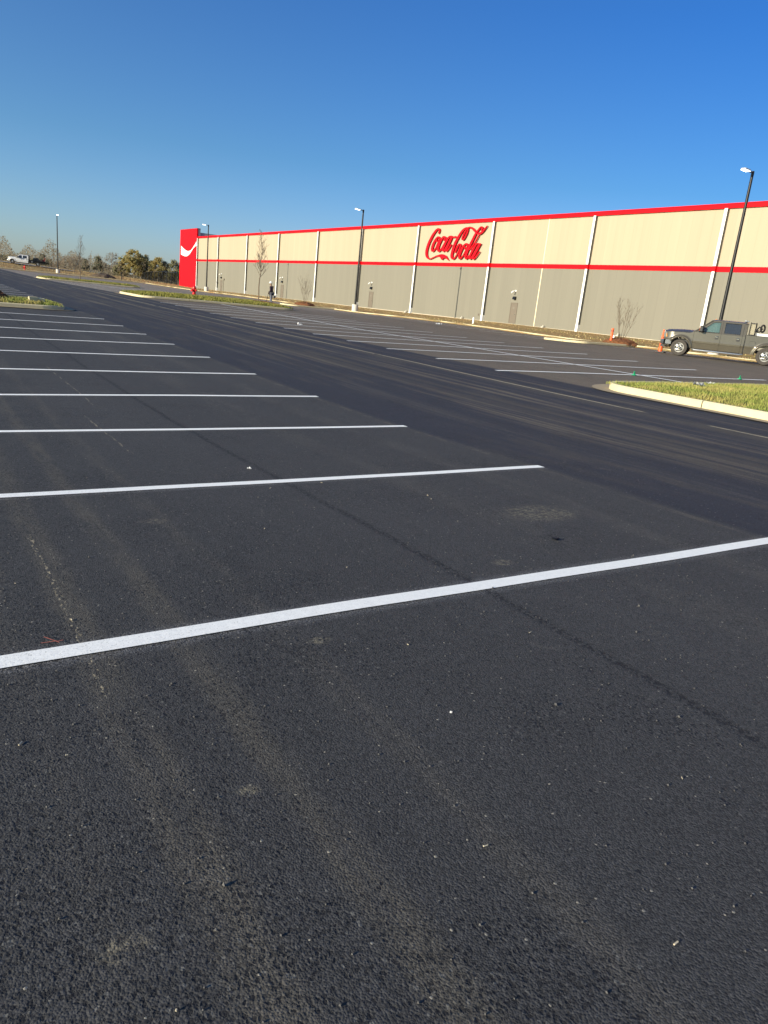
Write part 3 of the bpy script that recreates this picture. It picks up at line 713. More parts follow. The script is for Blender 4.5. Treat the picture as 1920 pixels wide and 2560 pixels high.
# ------------------------------------------------------------------ bare young trees
def bare_tree(x, y, z, H, label, seed, clear=.35, spread=.32, nb=26, cat='tree', group='young bare trees on the islands', multi=False, thick=.035):
    rnd = random.Random(seed); t = empty('young_tree' if not multi else 'bare_shrub', (x, y, z)); tag(t, label, cat, group)
    tr = MB(); br = MB()
    def twig(p, d, L, r, depth):
        pts = [p]; n = 4; q = Vector(p); dd = Vector(d)
        for i in range(n):
            dd = (dd+Vector((rnd.gauss(0, .10), rnd.gauss(0, .10), rnd.gauss(.07, .06)))).normalized(); q = q+dd*L/n; pts.append(q.copy())
        br.tube(pts, [r*(1-.75*i/n) for i in range(n+1)], n=4)
        if depth > 0:
            for k in range(rnd.randint(3, 4)):
                i = rnd.randint(1, n-1); a = rnd.uniform(0, math.tau)
                nd = (dd*.75+Vector((math.cos(a), math.sin(a), .3))*.5).normalized(); twig(pts[i], nd, L*rnd.uniform(.4, .65), r*.55, depth-1)
    if not multi:
        pts = [Vector((0, 0, -.15))]; n = 9
        for i in range(1, n+1): pts.append(Vector((rnd.gauss(0, .012)*i, rnd.gauss(0, .012)*i, H*i/n)))
        tr.tube(pts, [thick*(1-.85*i/n)+.006 for i in range(n+1)], n=8)
        for k in range(nb):
            f = clear+(1-clear)*(k/nb)*.97; i = min(int(f*n), n-1); p = pts[i].lerp(pts[i+1], f*n-i); a = k*2.4+rnd.uniform(-.4, .4)
            prof = (1-f)/(1-clear); L = H*spread*(.35+.9*prof if prof < .8 else 1.05)*rnd.uniform(.7, 1.1)*.62
            twig(p, Vector((math.cos(a), math.sin(a), rnd.uniform(.7, 1.3))).normalized(), L, thick*.38*(.4+prof*.6), 2)
    else:
        for k in range(7):
            a = k*.9+rnd.uniform(-.2, .2); tl = rnd.uniform(.12, .34); p = Vector((.08*math.cos(a), .08*math.sin(a), -.05)); pts = [p]; q = p.copy(); dd = Vector((math.cos(a)*tl, math.sin(a)*tl, 1)).normalized()
            LL = H*rnd.uniform(.75, 1.0)
            for i in range(6): dd = (dd+Vector((rnd.gauss(0, .05), rnd.gauss(0, .05), .02))).normalized(); q = q+dd*LL/6; pts.append(q.copy())
            tr.tube(pts, [.020*(1-.7*i/6) for i in range(7)], n=5)
            for i in (3, 4, 5, 6):
                for _ in range(2): b = rnd.uniform(0, math.tau); twig(pts[i], (dd+Vector((math.cos(b), math.sin(b), .2))*.55).normalized(), LL*.24, .008, 1)
    tr.build('trunk', BARK, t, smooth=True); br.build('crown', BARK, t)
    return t
def tree_guard(t): pass
def mulch(x, y, z, r, h, label, mat=None):
    mb = MB(); n = 22; rings = []; rnd = random.Random(int(x*7+y))
    for i, f in enumerate((1, .85, .65, .4, .15)):
        rings.append([(r*f*math.cos(math.tau*k/n)*(1+rnd.uniform(-.1, .1)), r*f*math.sin(math.tau*k/n)*(1+rnd.uniform(-.1, .1)), h*(1-f*f)**.7*(1+rnd.uniform(-.15, .15))-(.05 if i == 0 else 0)) for k in range(n)])
    for q in rings: q.append(q[0])
    mb.grid(rings); mb.add([(a, b, c) for a, b, c in rings[-1][:-1]]+[(0, 0, h)], [(i, (i+1) % n, n) for i in range(n)])
    for _ in range(260):
        a = rnd.uniform(0, math.tau); f = math.sqrt(rnd.random())*.98; p = Vector((r*f*math.cos(a), r*f*math.sin(a), h*(1-f*f)**.7)); d = Vector((rnd.gauss(0, 1), rnd.gauss(0, 1), rnd.gauss(0, .5))).normalized()
        mb.cyl(p-d*.05, p+d*.07, .012, .008, n=3, caps=False)
    o = mb.build('mulch_mound', mat or MULCH, loc=(x, y, z)); tag(o, label, 'mulch mound', 'mulch mounds'); return o
bare_tree(23.7, 56.5, hfB(23.7, 56.5)-.03, 5.35, 'tall leafless young tree on the middle grass island beside the worker', 3, clear=.36, spread=.30, nb=34, thick=.05)
bare_tree(18.35, 99.2, hfC(18.35, 99.2)-.03, 5.2, 'leafless young tree on the far grass island in front of the distant wood', 11, clear=.42, spread=.24, nb=30, thick=.05)
bare_tree(26.6, 172.0, G(26.6, 172), 5.6, 'faint leafless sapling just left of the far lamp post', 5, clear=.3, spread=.22, nb=26, thick=.05)
bare_tree(9.0, 100, G(9, 100)+.05, 7.0, 'leafless young tree whose twigs reach in at the left picture edge', 8, clear=.35, spread=.3, nb=26, thick=.05).location.x = 8.2
bare_tree(42.3, 35.9, hfE(42.3, 36)-.03, 3.1, 'leafless multi-stemmed shrub on a mulch mound by the grey pickup', 2, multi=True, cat='shrub', group='bare shrubs on mulch mounds')
bare_tree(39.6, 80.6, hfF(39.6, 80.6)-.03, 3.0, 'leafless multi-stemmed shrub by the wall left of the middle lamp post', 4, multi=True, cat='shrub', group='bare shrubs on mulch mounds')
mulch(42.3, 35.9, hfE(42.3, 36)-.02, 1.25, .38, 'brown mulch mound under the bare shrub near the grey pickup')
mulch(39.6, 80.6, hfF(39.6, 80.6)-.02, 1.3, .4, 'brown mulch mound under the bare shrub by the middle of the wall')
mulch(23.9, 56.5, hfB(23.9, 56.5)-.04, 1.5, .16, 'flat reddish mulch patch around the young tree by the worker')
mulch(2.55, 33.2, hfD(2.55, 33.2)-.03, 1.0, .42, 'rusty brown mulch heap on the left island at the picture edge')
mulch(36.0, 170, G(36, 170)+.08, 2.6, .8, 'dark earth heap on the rough grass beyond the end kerb', M('dark_earth', (.08, .055, .035), .95, var=.5, scale=6))

# ------------------------------------------------------------------ distant wood
def leafmat(name, a, b):
    t = NT(name); x = t.xyz(); n = t.noise(t.vec(t.pos, (.5, .5, .5)), 1, 3); n2 = t.noise(t.pos, 1.7, 3, .7)
    c = t.mix(t.ss(n, .35, .65), a, b); c = t.scale_col(c, t.math('MULTIPLY_ADD', n2, .8, .6)); t.out(c, .8, None, Specular_IOR_Level=.1); tr = t.n('ShaderNodeBsdfTranslucent'); t.L(c, tr.inputs[0]); ms = t.n('ShaderNodeMixShader'); ms.inputs[0].default_value = .58; t.L(t.b.outputs[0], ms.inputs[1]); t.L(tr.outputs[0], ms.inputs[2]); t.L(ms.outputs[0], t.t.nodes['Material Output'].inputs['Surface']); return t.m
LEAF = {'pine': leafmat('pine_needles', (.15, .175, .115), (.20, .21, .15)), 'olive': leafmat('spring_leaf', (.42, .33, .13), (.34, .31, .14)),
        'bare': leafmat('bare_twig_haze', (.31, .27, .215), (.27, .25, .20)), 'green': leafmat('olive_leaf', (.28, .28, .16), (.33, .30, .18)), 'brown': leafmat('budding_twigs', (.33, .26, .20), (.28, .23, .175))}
def far_tree(u, vtop, D, wpx, kind, label, seed):
    rnd = random.Random(seed); d = ray(u, 690); hd = Vector((d.x, d.y, 0)).normalized()
    # distance along view depth
    k = D/(hd.dot(FW)); x, y = hd.x*k, hd.y*k; z0 = G(x, y)
    hz = ray(u, vtop); ztop = EYE+hz.z/math.hypot(hz.x, hz.y)*k; H = ztop-z0; W = wpx*D/FPX
    t = empty('pine_tree' if kind == 'pine' else 'woodland_tree', (x, y, z0-.2)); tag(t, label, 'tree', 'distant wood edge trees')
    tr = MB(); tr.tube([(0, 0, -.3), (rnd.gauss(0, .2), 0, H*.4), (rnd.gauss(0, .3), rnd.gauss(0, .3), H*.93)], [.22, .15, .04], n=6)
    tips = []
    for i in range(16):
        f = rnd.uniform(.30, .9); a = rnd.uniform(0, math.tau); L = W*.5*rnd.uniform(.5, 1)*(1.1-f if kind == 'pine' else math.sin(math.pi*min(1, (f-.1)))*1.05)
        p0 = Vector((0, 0, H*f*.85)); p1 = p0+Vector((math.cos(a)*L, math.sin(a)*L, L*(.1 if kind == 'pine' else .8)))
        p1.z = min(p1.z, H*.96); tr.tube([p0, p0.lerp(p1, .5)+Vector((0, 0, .1)), p1], [.08, .055, .02], n=4); tips.append((p0, p1))
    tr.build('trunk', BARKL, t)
    for q in range(5):
        a = rnd.uniform(0, math.tau); b0 = Vector((math.cos(a)*W*.3*rnd.random(), math.sin(a)*W*.3*rnd.random(), -.2)); tr.tube([b0, b0+Vector((rnd.gauss(0, .5), rnd.gauss(0, .5), H*.6))], [.13, .04], n=4)
    cr_ = MB(); n = {'bare': 2000, 'brown': 3200, 'olive': 3600, 'green': 3400, 'pine': 3000}[kind]
    clumps = []
    for i in range(60):
        a = rnd.uniform(0, math.tau); f = rnd.uniform(0, 1)
        if kind == 'pine': h = H*(.35+.62*f); rr = W*.5*(1.02-f)*rnd.uniform(.4, 1)
        else: h = H*(.22+.73*f); rr = W*.60*math.sqrt(max(0, 1-((f-.42)/.62)**2))*rnd.uniform(.3, 1)
        clumps.append((Vector((math.cos(a)*rr, math.sin(a)*rr, h)), rnd.uniform(.06, .15)*W))
    ls = .17 if kind in ('bare', 'brown') else .22
    for i in range(n):
        c, s_ = clumps[rnd.randrange(len(clumps))]; p = c+Vector((rnd.gauss(0, s_*.55), rnd.gauss(0, s_*.55), rnd.gauss(0, s_*.5)))
        if p.z > H: p.z = H-rnd.random()*.4
        a = Vector((rnd.gauss(0, 1), rnd.gauss(0, 1), rnd.gauss(0, 1))).normalized(); b = a.orthogonal().normalized()
        L = ls*rnd.uniform(.6, 1.6); w2 = L*(.3 if kind in ('bare', 'brown') else .7)
        cr_.add([p-a*L, p+b*w2, p+a*L, p-b*w2], [(0, 1, 2, 3)])
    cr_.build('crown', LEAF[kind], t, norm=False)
FT = [(-20,636,300,46,'green','low olive tree at the left picture edge of the wood'),(4,634,300,40,'green','round olive tree above the bonnet side of the white truck'),
 (30,640,330,34,'pine','dark pine just above the white truck bonnet'),(46,637,330,30,'brown','brownish bare tree above the white truck cab'),(68,636,320,36,'bare','grey bare tree above the white truck cab rear'),
 (90,646,300,32,'green','olive bush-like tree behind the flatbed of the white truck'),(107,634,290,30,'pine','pointed dark pine left of the far lamp post'),(124,646,300,30,'pine','smaller pine between pointed pine and lamp post'),
 (148,652,290,34,'brown','low brown tree right behind the far lamp post'),(172,640,285,46,'brown','wide brown budding tree right of the far lamp post'),(200,641,290,40,'brown','second wide brown tree near the bare sapling'),
 (214,646,280,22,'pine','thin pine left of the bare island tree'),(246,640,270,30,'pine','dark green pine right of the bare island tree'),(262,655,275,24,'bare','small grey bare tree between pine and round tree'),
 (279,626,270,38,'bare','tall round-crowned grey bare tree'),(298,660,265,26,'green','low green bush-like tree under the round bare tree'),(312,638,265,34,'olive','yellow-green leafing tree left of the tallest tree'),
 (335,621,260,44,'olive','tallest broad yellow leafing tree'),(352,630,265,34,'olive','ochre leafing tree on the right flank of the tallest tree'),(362,632,275,26,'bare','thin grey bare tree poking above the ochre tree'),
 (372,646,262,34,'green','olive green tree above the black fence end'),(394,641,260,36,'olive','yellow-topped tree above the middle of the black fence'),(410,650,262,30,'bare','grey bare tree above the black fence'),
 (433,647,260,36,'green','grey-green tree beside the red end wall'),(452,652,265,28,'brown','brown tree touching the red end wall')]
for i, (u, v, D, wp, kd, lb) in enumerate(FT): far_tree(u, v, D, wp, kd, lb, 100+i)
# undergrowth between the trunks, one uncountable mass
mb = MB(); rnd = random.Random(5)
for i in range(30000):
    u = rnd.uniform(-60, 480); D = rnd.uniform(255, 340); d = ray(u, 690); hd = Vector((d.x, d.y, 0)).normalized(); k = D/hd.dot(FW)
    x, y = hd.x*k, hd.y*k; top = 4.6+(3.0 if u < 230 else 0)+1.8*math.sin(u*.11)+1.4*math.sin(u*.047+2); p = Vector((x, y, EYE+.2+rnd.random()**1.3*top))
    a = Vector((rnd.gauss(0, .5), rnd.gauss(0, .5), rnd.gauss(0, 1))).normalized(); b = a.orthogonal().normalized(); L = rnd.uniform(.15, .45)
    mb.add([p-a*L, p+b*L*.35, p+a*L, p-b*L*.35], [(0, 1, 2, 3)])
tag(mb.build('undergrowth', leafmat('undergrowth_twigs', (.28, .225, .16), (.24, .215, .15)), norm=False), kind='stuff')

# ------------------------------------------------------------------ black mesh fence and post
def meshmat():
    t = NT('fence_mesh'); tc = t.xyz(); n = t.noise(t.pos, 40, 2)
    t.out((.006, .006, .006), .95, None, Specular_IOR_Level=.0); return t.m
FM = meshmat(); f0 = Vector((58.7, 193.2, 0)); f1 = Vector((71.5, 276, 0)); N = 9
fe = empty('mesh_fence', (f0.x, f0.y, G(f0.x, f0.y))); tag(fe, 'black mesh fence running back from the red end wall', 'fence')
def fl(t, h): p = f0.lerp(f1, t); return Vector((p.x-f0.x, p.y-f0.y, G(p.x, p.y)-G(f0.x, f0.y)+h))
for i in range(N+1): MB().cyl(fl(i/N, -.1), fl(i/N, 3.05), .11, n=8).build('fence_post', DARKMET, fe)
MB().tube([fl(i/N, 3.0) for i in range(N+1)], .06, n=6).build('top_rail', DARKMET, fe)
mb = MB()
for i in range(N):
    a0, a1, b1, b0 = fl(i/N, .1), fl((i+1)/N, .1), fl((i+1)/N, 3.0), fl(i/N, 3.0); k = 22
    for j in range(k): mb.cyl(a0.lerp(a1, j/k), b0.lerp(b1, j/k), .02, n=3, caps=False)
    for j in range(7): mb.cyl(a0.lerp(b0, j/7), a1.lerp(b1, j/7), .016, n=3, caps=False)
mb.build('mesh_panel', FM, fe)
d = ray(304, 697); k = 150/d.z if False else 168/math.hypot(d.x, d.y)
px_, py_ = d.x*k, d.y*k
pp = empty('marker_post', (px_, py_, G(px_, py_))); tag(pp, 'short black post with a cap standing in the dry field', 'post')
MB().cyl((0, 0, -.1), (0, 0, 1.45), .08, n=10).build('shaft', DARKMET, pp); MB().box(-.16, .16, -.16, .16, 1.40, 1.62).build('cap', DARKMET, pp)

# ------------------------------------------------------------------ hydrants
def hydrant(x, y, z, label, rz=0, s=1.0):
    t = empty('fire_hydrant', (x, y, z), rz); tag(t, label, 'fire hydrant', 'red fire hydrants'); t.scale = (s, s, s)
    MB().lathe([(.15, -.1), (.15, .0), (.15, .05), (.105, .055), (.10, .15), (.14, .155), (.14, .20), (.105, .205), (.11, .52), (.14, .525), (.14, .57)], n=18).build('barrel', REDP, t, smooth=True)
    MB().lathe([(.135, .57), (.13, .62), (.10, .70), (.05, .75), (.028, .755), (.028, .82)], n=18).build('bonnet', REDP, t, smooth=True)
    for a, r_, L in ((0, .075, .22), (math.pi/2, .055, .2), (-math.pi/2, .055, .2)):
        e = Vector((math.cos(a), math.sin(a), 0)); m = MB(); m.cyl(e*.08+Vector((0, 0, .42)), e*L+Vector((0, 0, .42)), r_, n=14); m.cyl(e*L+Vector((0, 0, .42)), e*(L+.04)+Vector((0, 0, .42)), r_*1.25, n=8)
        m.cyl(e*(L+.04)+Vector((0, 0, .42)), e*(L+.07)+Vector((0, 0, .42)), .02, n=5); m.build('nozzle', REDP, t)
hydrant(19.1, 58.3, hfB(19.1, 58.3)-.02, 'red fire hydrant on the middle grass island in front of the building end', math.pi+.4, 1.08)
hydrant(20.1, 163.0, G(20.1, 163)+.08, 'red fire hydrant on the far dry verge below the white truck', math.pi+.2, 1.15)

# ------------------------------------------------------------------ small things
def prism_post(name, x, y, z, w_, h, mat, label, cat, group=None, rz=.3):
    t = empty(name, (x, y, z), rz); tag(t, label, cat, group); b_ = MB().box(-w_/2, w_/2, -w_/2, w_/2, -.1, h).build('shaft', mat, t); bevel(b_, .008); return t
t = empty('marker_bollard', (41.3, 35.9, hfE(41.3, 35.9)-.02)); tag(t, 'orange marker bollard on the kerbed soil island', 'bollard')
MB().lathe([(.085, -.1), (.085, .95), (.07, .99)], n=14).build('shaft', ORANGE, t, smooth=True); MB().lathe([(.088, .78), (.088, .84)], n=14).build('band', BLACKP, t)
t = empty('utility_stub', (42.0, 36.3, hfE(42.0, 36.3)-.02)); tag(t, 'short white pipe stub right beside the orange bollard', 'pipe stub')
MB().lathe([(.07, -.1), (.07, .42), (.085, .42), (.085, .50)], n=12).build('pipe', WHITE, t, smooth=True)
t = empty('utility_stub', (47.0, 58.3, G(47, 58.3)+.1)); tag(t, 'white stake standing alone on the dirt strip under the sign', 'stake')
MB().lathe([(.09, -.1), (.09, .55), (.07, .60)], n=12).build('pipe', WHITE, t, smooth=True)
# delineator cone in front of the pickup
t = empty('traffic_cone', (36.6, 28.1, G(36.6, 28.1)+.01), .4); tag(t, 'slim orange traffic cone on a black base at the pickup bumper', 'traffic cone')
b_ = MB().box(-.28, .28, -.28, .28, 0, .07).build('base', BLACKP, t); bevel(b_, .02)
MB().lathe([(.125, .07), (.045, 1.20), (.045, 1.28)], n=18).build('cone', ORANGE, t, smooth=True)
# concrete rubble block on the left island
t = empty('rubble_block', (4.35, 32.2, hfD(4.35, 32.2)+.05), .15); tag(t, 'pale broken concrete block on the tip of the left island', 'rubble')
rk = random.Random(3); m = MB()
for (cx, w_, h_) in ((-.12, .17, .13), (.17, .12, .10)):
    vs = [(cx+sx*w_*(1+rk.uniform(-.15, .15)), sy*.11*(1+rk.uniform(-.2, .2)), (h_ if sz else -.05)*(1+rk.uniform(-.15, .1))) for sz in (0, 1) for sx, sy in ((-1, -1), (1, -1), (1, 1), (-1, 1))]
    m.add(vs, [(0, 3, 2, 1), (4, 5, 6, 7), (0, 1, 5, 4), (1, 2, 6, 5), (2, 3, 7, 6), (3, 0, 4, 7)])
b_ = m.build('block', CONC, t); bevel(b_, .02)
# green marking tabs on the lines
for (x, y, lb) in ((18.35, 14.85, 'green marking tab at the crossing of the two white lines'), (23.6, 14.75, 'green marking tab on the white line above the right grass island')):
    m = MB(); z = G(x, y)+.02
    for (a, b, c_, d_, h_) in ((-.06, -.04, .03, .04, .01), (-.01, -.05, .06, .02, .04)):
        m.add([(a, b, 0), (c_, b, 0), (c_, d_, h_), (a, d_, h_*.8), (a, b, .012), (c_, b, .012), (c_, d_, h_+.012), (a, d_, h_*.8+.012)], [(0, 3, 2, 1), (4, 5, 6, 7), (0, 1, 5, 4), (1, 2, 6, 5), (2, 3, 7, 6), (3, 0, 4, 7)])
    m.box(-.015, .035, -.01, .002, 0, .12)
    o = m.build('marking_tab', GRNTAPE, loc=(x, y, z)); tag(o, lb, 'marking tab', 'green marking tabs')
def litter(x, y, z, s, label, mat, seed, name='paper_scrap', cat='litter'):
    rk = random.Random(seed); m = MB(); n = 5; g = [[(s*(i/n-.5)+rk.uniform(-.1, .1)*s, s*.7*(j/n-.5)+rk.uniform(-.1, .1)*s, abs(rk.gauss(0, .13))*s) for j in range(n+1)] for i in range(n+1)]
    m.grid(g); m.grid([[(a, b, c-.004-s*.02) for a, b, c in r_] for r_ in g]); o = m.build(name, mat, loc=(x, y, z), norm=False); tag(o, label, cat, 'litter scraps'); return o
PAPER = M('paper', (.75, .74, .72), .7, var=.1, scale=30); GREYR = M('grey_rag', (.33, .33, .33), .9, var=.3, scale=20)
litter(15.7, 32.3, G(15.7, 32.3)+.02, .22, 'white scrap lying between the painted stall lines', PAPER, 2)
litter(16.35, 11.2, hfA(16.35, 11.2)+.03, .30, 'grey crumpled rag in the middle of the near grass island', GREYR, 5, 'crumpled_rag')
litter(17.9, 12.0, hfA(17.9, 12.0)+.03, .2, 'pale scrap at the back edge of the near grass island', PAPER, 6)
litter(37.5, 51, G(37.5, 51)+.02, .5, 'white scrap on the asphalt in front of the long kerb', PAPER, 7)
litter(1.74, 1.98, G(1.74, 1.98)+.003, .011, 'tiny pale paper curl on the near asphalt', PAPER, 8)
litter(2.66, 6.35, G(2.66, 6.35)+.005, .035, 'tiny white scrap between the second and third white line', PAPER, 9)
litter(3.95, 3.62, G(3.95, 3.62)+.01, .05, 'small dark twig-like scrap just below the near white line', BLACKP, 10, 'dark_scrap')
# loose grit near the camera, uncountable
mb = MB(); rg = random.Random(9)
gp = []
for _ in range(1500):
    x = rg.uniform(-.3, 4.5); y = rg.uniform(.7, 6.5); gp.append((x, y))
gz = hgt([q[0] for q in gp], [q[1] for q in gp])
for (x, y), z in zip(gp, gz):
    r_ = rg.uniform(.0012, .0045)*(1 if rg.random() < .97 else 1.8)
    vs = [(x+r_*rg.uniform(.6, 1.3)*a, y+r_*rg.uniform(.6, 1.3)*b, z+.001+r_*(c+.6)) for a, b, c in ((1, 0, 0), (-1, 0, 0), (0, 1, 0), (0, -1, 0), (0, 0, 1), (0, 0, -1))]
    mb.add(vs, [(0, 2, 4), (2, 1, 4), (1, 3, 4), (3, 0, 4), (2, 0, 5), (1, 2, 5), (3, 1, 5), (0, 3, 5)])
tag(mb.build('loose_grit', M('grit', (.09, .085, .08), .8, var=.8, scale=120), norm=False), kind='stuff')
mb = MB()
for _ in range(22):
    x = rg.uniform(-.2, 4.0); y = rg.uniform(.8, 6); z = G(x, y); a = rg.uniform(0, math.pi); L = rg.uniform(.004, .02); r_ = rg.uniform(.0012, .003)
    mb.cyl((x, y, z+.004), (x+math.cos(a)*L, y+math.sin(a)*L, z+.005), r_, n=5)
tag(mb.build('straw_bits', M('straw', (.55, .47, .33), .8), norm=False), kind='stuff')

# ------------------------------------------------------------------ pickup trucks
def glassmat(name, col, alpha):
    t = NT(name); t.out(col, .04, None, Specular_IOR_Level=.9); t.b.inputs['Alpha'].default_value = alpha; return t.m
GL1 = glassmat('window_glass', (.10, .17, .16), .55); GL2 = glassmat('tinted_glass', (.03, .035, .04), .90)
def carpaint(name, col, metal, rough=.32):
    t = NT(name); n = t.noise(t.xyz() and t.pos, 2.5, 4, .6); d = t.noise(t.pos, 30, 4, .7)
    c = t.scale_col(col, t.math('MULTIPLY_ADD', n, .3, .85))
    r = t.math('MULTIPLY_ADD', d, .12, rough-.06)
    return t.out(c, r, None, Metallic=metal, Coat_Weight=.2, Coat_Roughness=.12)
GREYPAINT = carpaint('grey_green_metallic', (.112, .099, .074), .45, .24); WHITEPAINT = carpaint('white_paint', (.74, .74, .72), 0, .35)
SEAT = M('seat_fabric', (.10, .10, .10), .9); PLATEG = M('lamp_lens', (.28, .28, .27), .12, metal=.5, var=.2, scale=30); AMBER = M('amber_lens', (.8, .3, .03), .2)
GRIME = M('rim_bright', (.42, .41, .38), .35, metal=.6, var=.2, scale=20)
def truck(org, F, s, kind, label, group):
    rz = math.atan2(F[1], F[0]); t = empty('pickup_truck' if kind == 'bed' else 'flatbed_truck', org, rz); t.scale = (s, s, s); tag(t, label, 'truck', group)
    bed = kind == 'bed'; PT = GREYPAINT if bed else WHITEPAINT
    wb = 3.97 if bed else 4.75; WR = .405
    def hw(x, z):
        w_ = .985-(max(0, .80-z)*.07)-(max(0, z-.80)*.06)+.012*math.exp(-((z-.80)/.03)**2)
        if x > .30: w_ -= .20*((x-.30)/.55)**2
        for xc in ((0, -wb) if bed else (0,)):
            r_ = math.hypot(x-xc, z-WR)
            if z > WR-.1: w_ += .05*math.exp(-((r_-.55)/.06)**2)
        return w_
    def zb(x):
        b = .44
        for xc in ((0, -wb) if bed else (0,)):
            if abs(x-xc) < .495: b = max(b, WR+math.sqrt(.495**2-(x-xc)**2))
        return b
    def skin(mb, x0, x1, sd, ztf, step=.035, nz=16, th=.045):
        n = max(2, int((x1-x0)/step)); xs = [x0+(x1-x0)*i/n for i in range(n+1)]; rows = []
        for xi, x in enumerate(xs):
            a, b = zb(x), ztf(x); col = [(x, sd*(hw(x, a)-th), a)]
            for k in range(nz+1):
                z = a+(b-a)*k/nz; col.append((x, sd*hw(x, z), z))
            col.append((x, sd*(hw(x, b)-.012), b+.010)); col.append((x, sd*(hw(x, b)-th), b+.012))
            rows.append(col)
        for e in (0, -1):                       # returns at the shut lines
            ret = [(p[0], sd*(abs(p[1])-th), p[2]) for p in rows[e]]
            rows = [ret]+rows if e == 0 else rows+[ret]
        mb.grid(rows)
    ftop = lambda x: 1.165-.05*max(0, x+.1)**1.4+.085*max(0, (-x-.30)/.275)**2
    # fenders and hood
    mb = MB()
    for sd in (1, -1): skin(mb, -.575, .80, sd, ftop)
    xs = [-.60+1.42*i/26 for i in range(27)]; rows = []
    for x in xs:
        zt = ftop(x); wy = hw(x, zt)-.02; row = []
        for k in range(25):
            q = k/24*2-1; e = (1-abs(q)**2.6)
            z = zt+.01+e*(.165-.035*max(0, x+.2)-.085*max(0, (-x-.30)/.275)**2)+ .012*math.exp(-((abs(q)-.55)/.10)**2) - (.05*max(0, (x-.70)/.12) if x > .70 else 0)
            row.append((x, q*wy, z))
        rows.append(row)
    mb.grid(rows)
    # nose panel under the hood lip
    mb.grid([[(.82-.03*abs(q)**2*1, q*.80, zz_) for q in [k/10*2-1 for k in range(11)]] for zz_ in (.60, .80, 1.0, 1.19)])
    body = mb.build('body', PT, t, smooth=True)
    # cowl, rails, axles + dark box added to block light
    m = MB(); m.box(-3.0, .55, -.72, .72, .42, .86); m.box(-.66, -.50, -.84, .84, 1.0, 1.30); m.box(-wb-.9, .6, -.42, -.34, .50, .66); m.box(-wb-.9, .6, .34, .42, .50, .66)
    m.cyl((-wb, -.9, WR), (-wb, .9, WR), .07, n=10); m.cyl((0, -.9, WR), (0, .9, WR), .06, n=10); m.lathe([(.02, -.2), (.2, -.1), (.2, .1), (.02, .2)], (-wb, 0, WR), 'y', 12)
    if bed: m.box(-.58, -.46, -.93, .93, .5, 1.2); m.box(-wb+.50, -2.98, -.9, .9, .5, .80)
    m.build('chassis', BLACKP, t)
    for sd in (1, -1):            # wheel wells
        for xc in ((0, -wb) if bed else (0,)):
            rows = [[(xc+.50*math.cos(R(a)), sd*y_, WR+.50*math.sin(R(a))) for y_ in (.40, .93)] for a in range(-5, 186, 10)]; MB().grid(rows).build('wheel_well', BLACKP, t)
    # grille, lights, bumper
    g = MB().box(.80, .87, -.60, .60, .84, 1.17).build('grille', CHROME, t); bevel(g, .02)
    m = MB()
    for z in (.93, 1.01, 1.09): m.box(.868, .878, -.52, .52, z-.028, z+.028)
    m.build('grille_bar', BLACKP, g)
    for sd in (1, -1):
        m = MB(); m.plate([[(.66, .86), (.84, .84), (.84, 1.12), (.70, 1.12)]], lambda a, b, q, sd=sd: (a, sd*(.965-.62*max(0, a-.58)-q), b), .24); hl = m.build('headlight', PLATEG, t); bevel(hl, .015)
        MB().plate([[(.665, .88), (.70, .87), (.72, 1.05), (.70, 1.05)]], lambda a, b, q, sd=sd: (a, sd*(.972-.62*max(0, a-.58)-q), b), .02).build('indicator', AMBER, hl)
    prof = [(.87, .50), (.97, .52), (.99, .62), (.97, .74), (.84, .76), (.80, .70), (.80, .50)]; rows = []
    for k in range(25):
        q = k/24*2-1; pull = .42*max(0, abs(q)-.62)**1.6*2.2; y_ = q*1.0; rows.append([(a-pull, y_, b) for a, b in prof+[prof[0]]])
    m = MB().grid(rows); m.box(.42, .70, -1.0, -.93, .53, .74).box(.42, .70, .93, 1.0, .53, .74)
    m.build('bumper', M('bumper_steel', (.25, .26, .28), .22, metal=.8) if bed else WHITEPAINT, t, smooth=True)
    MB().box(.70, .93, -.80, .80, .36, .50).build('air_dam', BLACKP, t)
    # doors
    belt = lambda x: 1.255
    def up(a, b, q, sd): return (a, sd*(.955-.26*(b-1.25)-q), b)
    specs = [(-1.825, -.585, [(-.62, 1.262), (-.80, 1.40), (-1.33, 1.845), (-1.50, 1.885), (-1.825, 1.89), (-1.825, 1.262)], [(-.90, 1.31), (-1.36, 1.755), (-1.50, 1.80), (-1.73, 1.80), (-1.73, 1.30), (-1.12, 1.29)], GL1),
             (-2.80, -1.835, [(-1.835, 1.262), (-1.835, 1.89), (-2.70, 1.875), (-2.80, 1.84), (-2.80, 1.262)], [(-1.95, 1.30), (-1.95, 1.80), (-2.66, 1.80), (-2.68, 1.31)], GL2)]
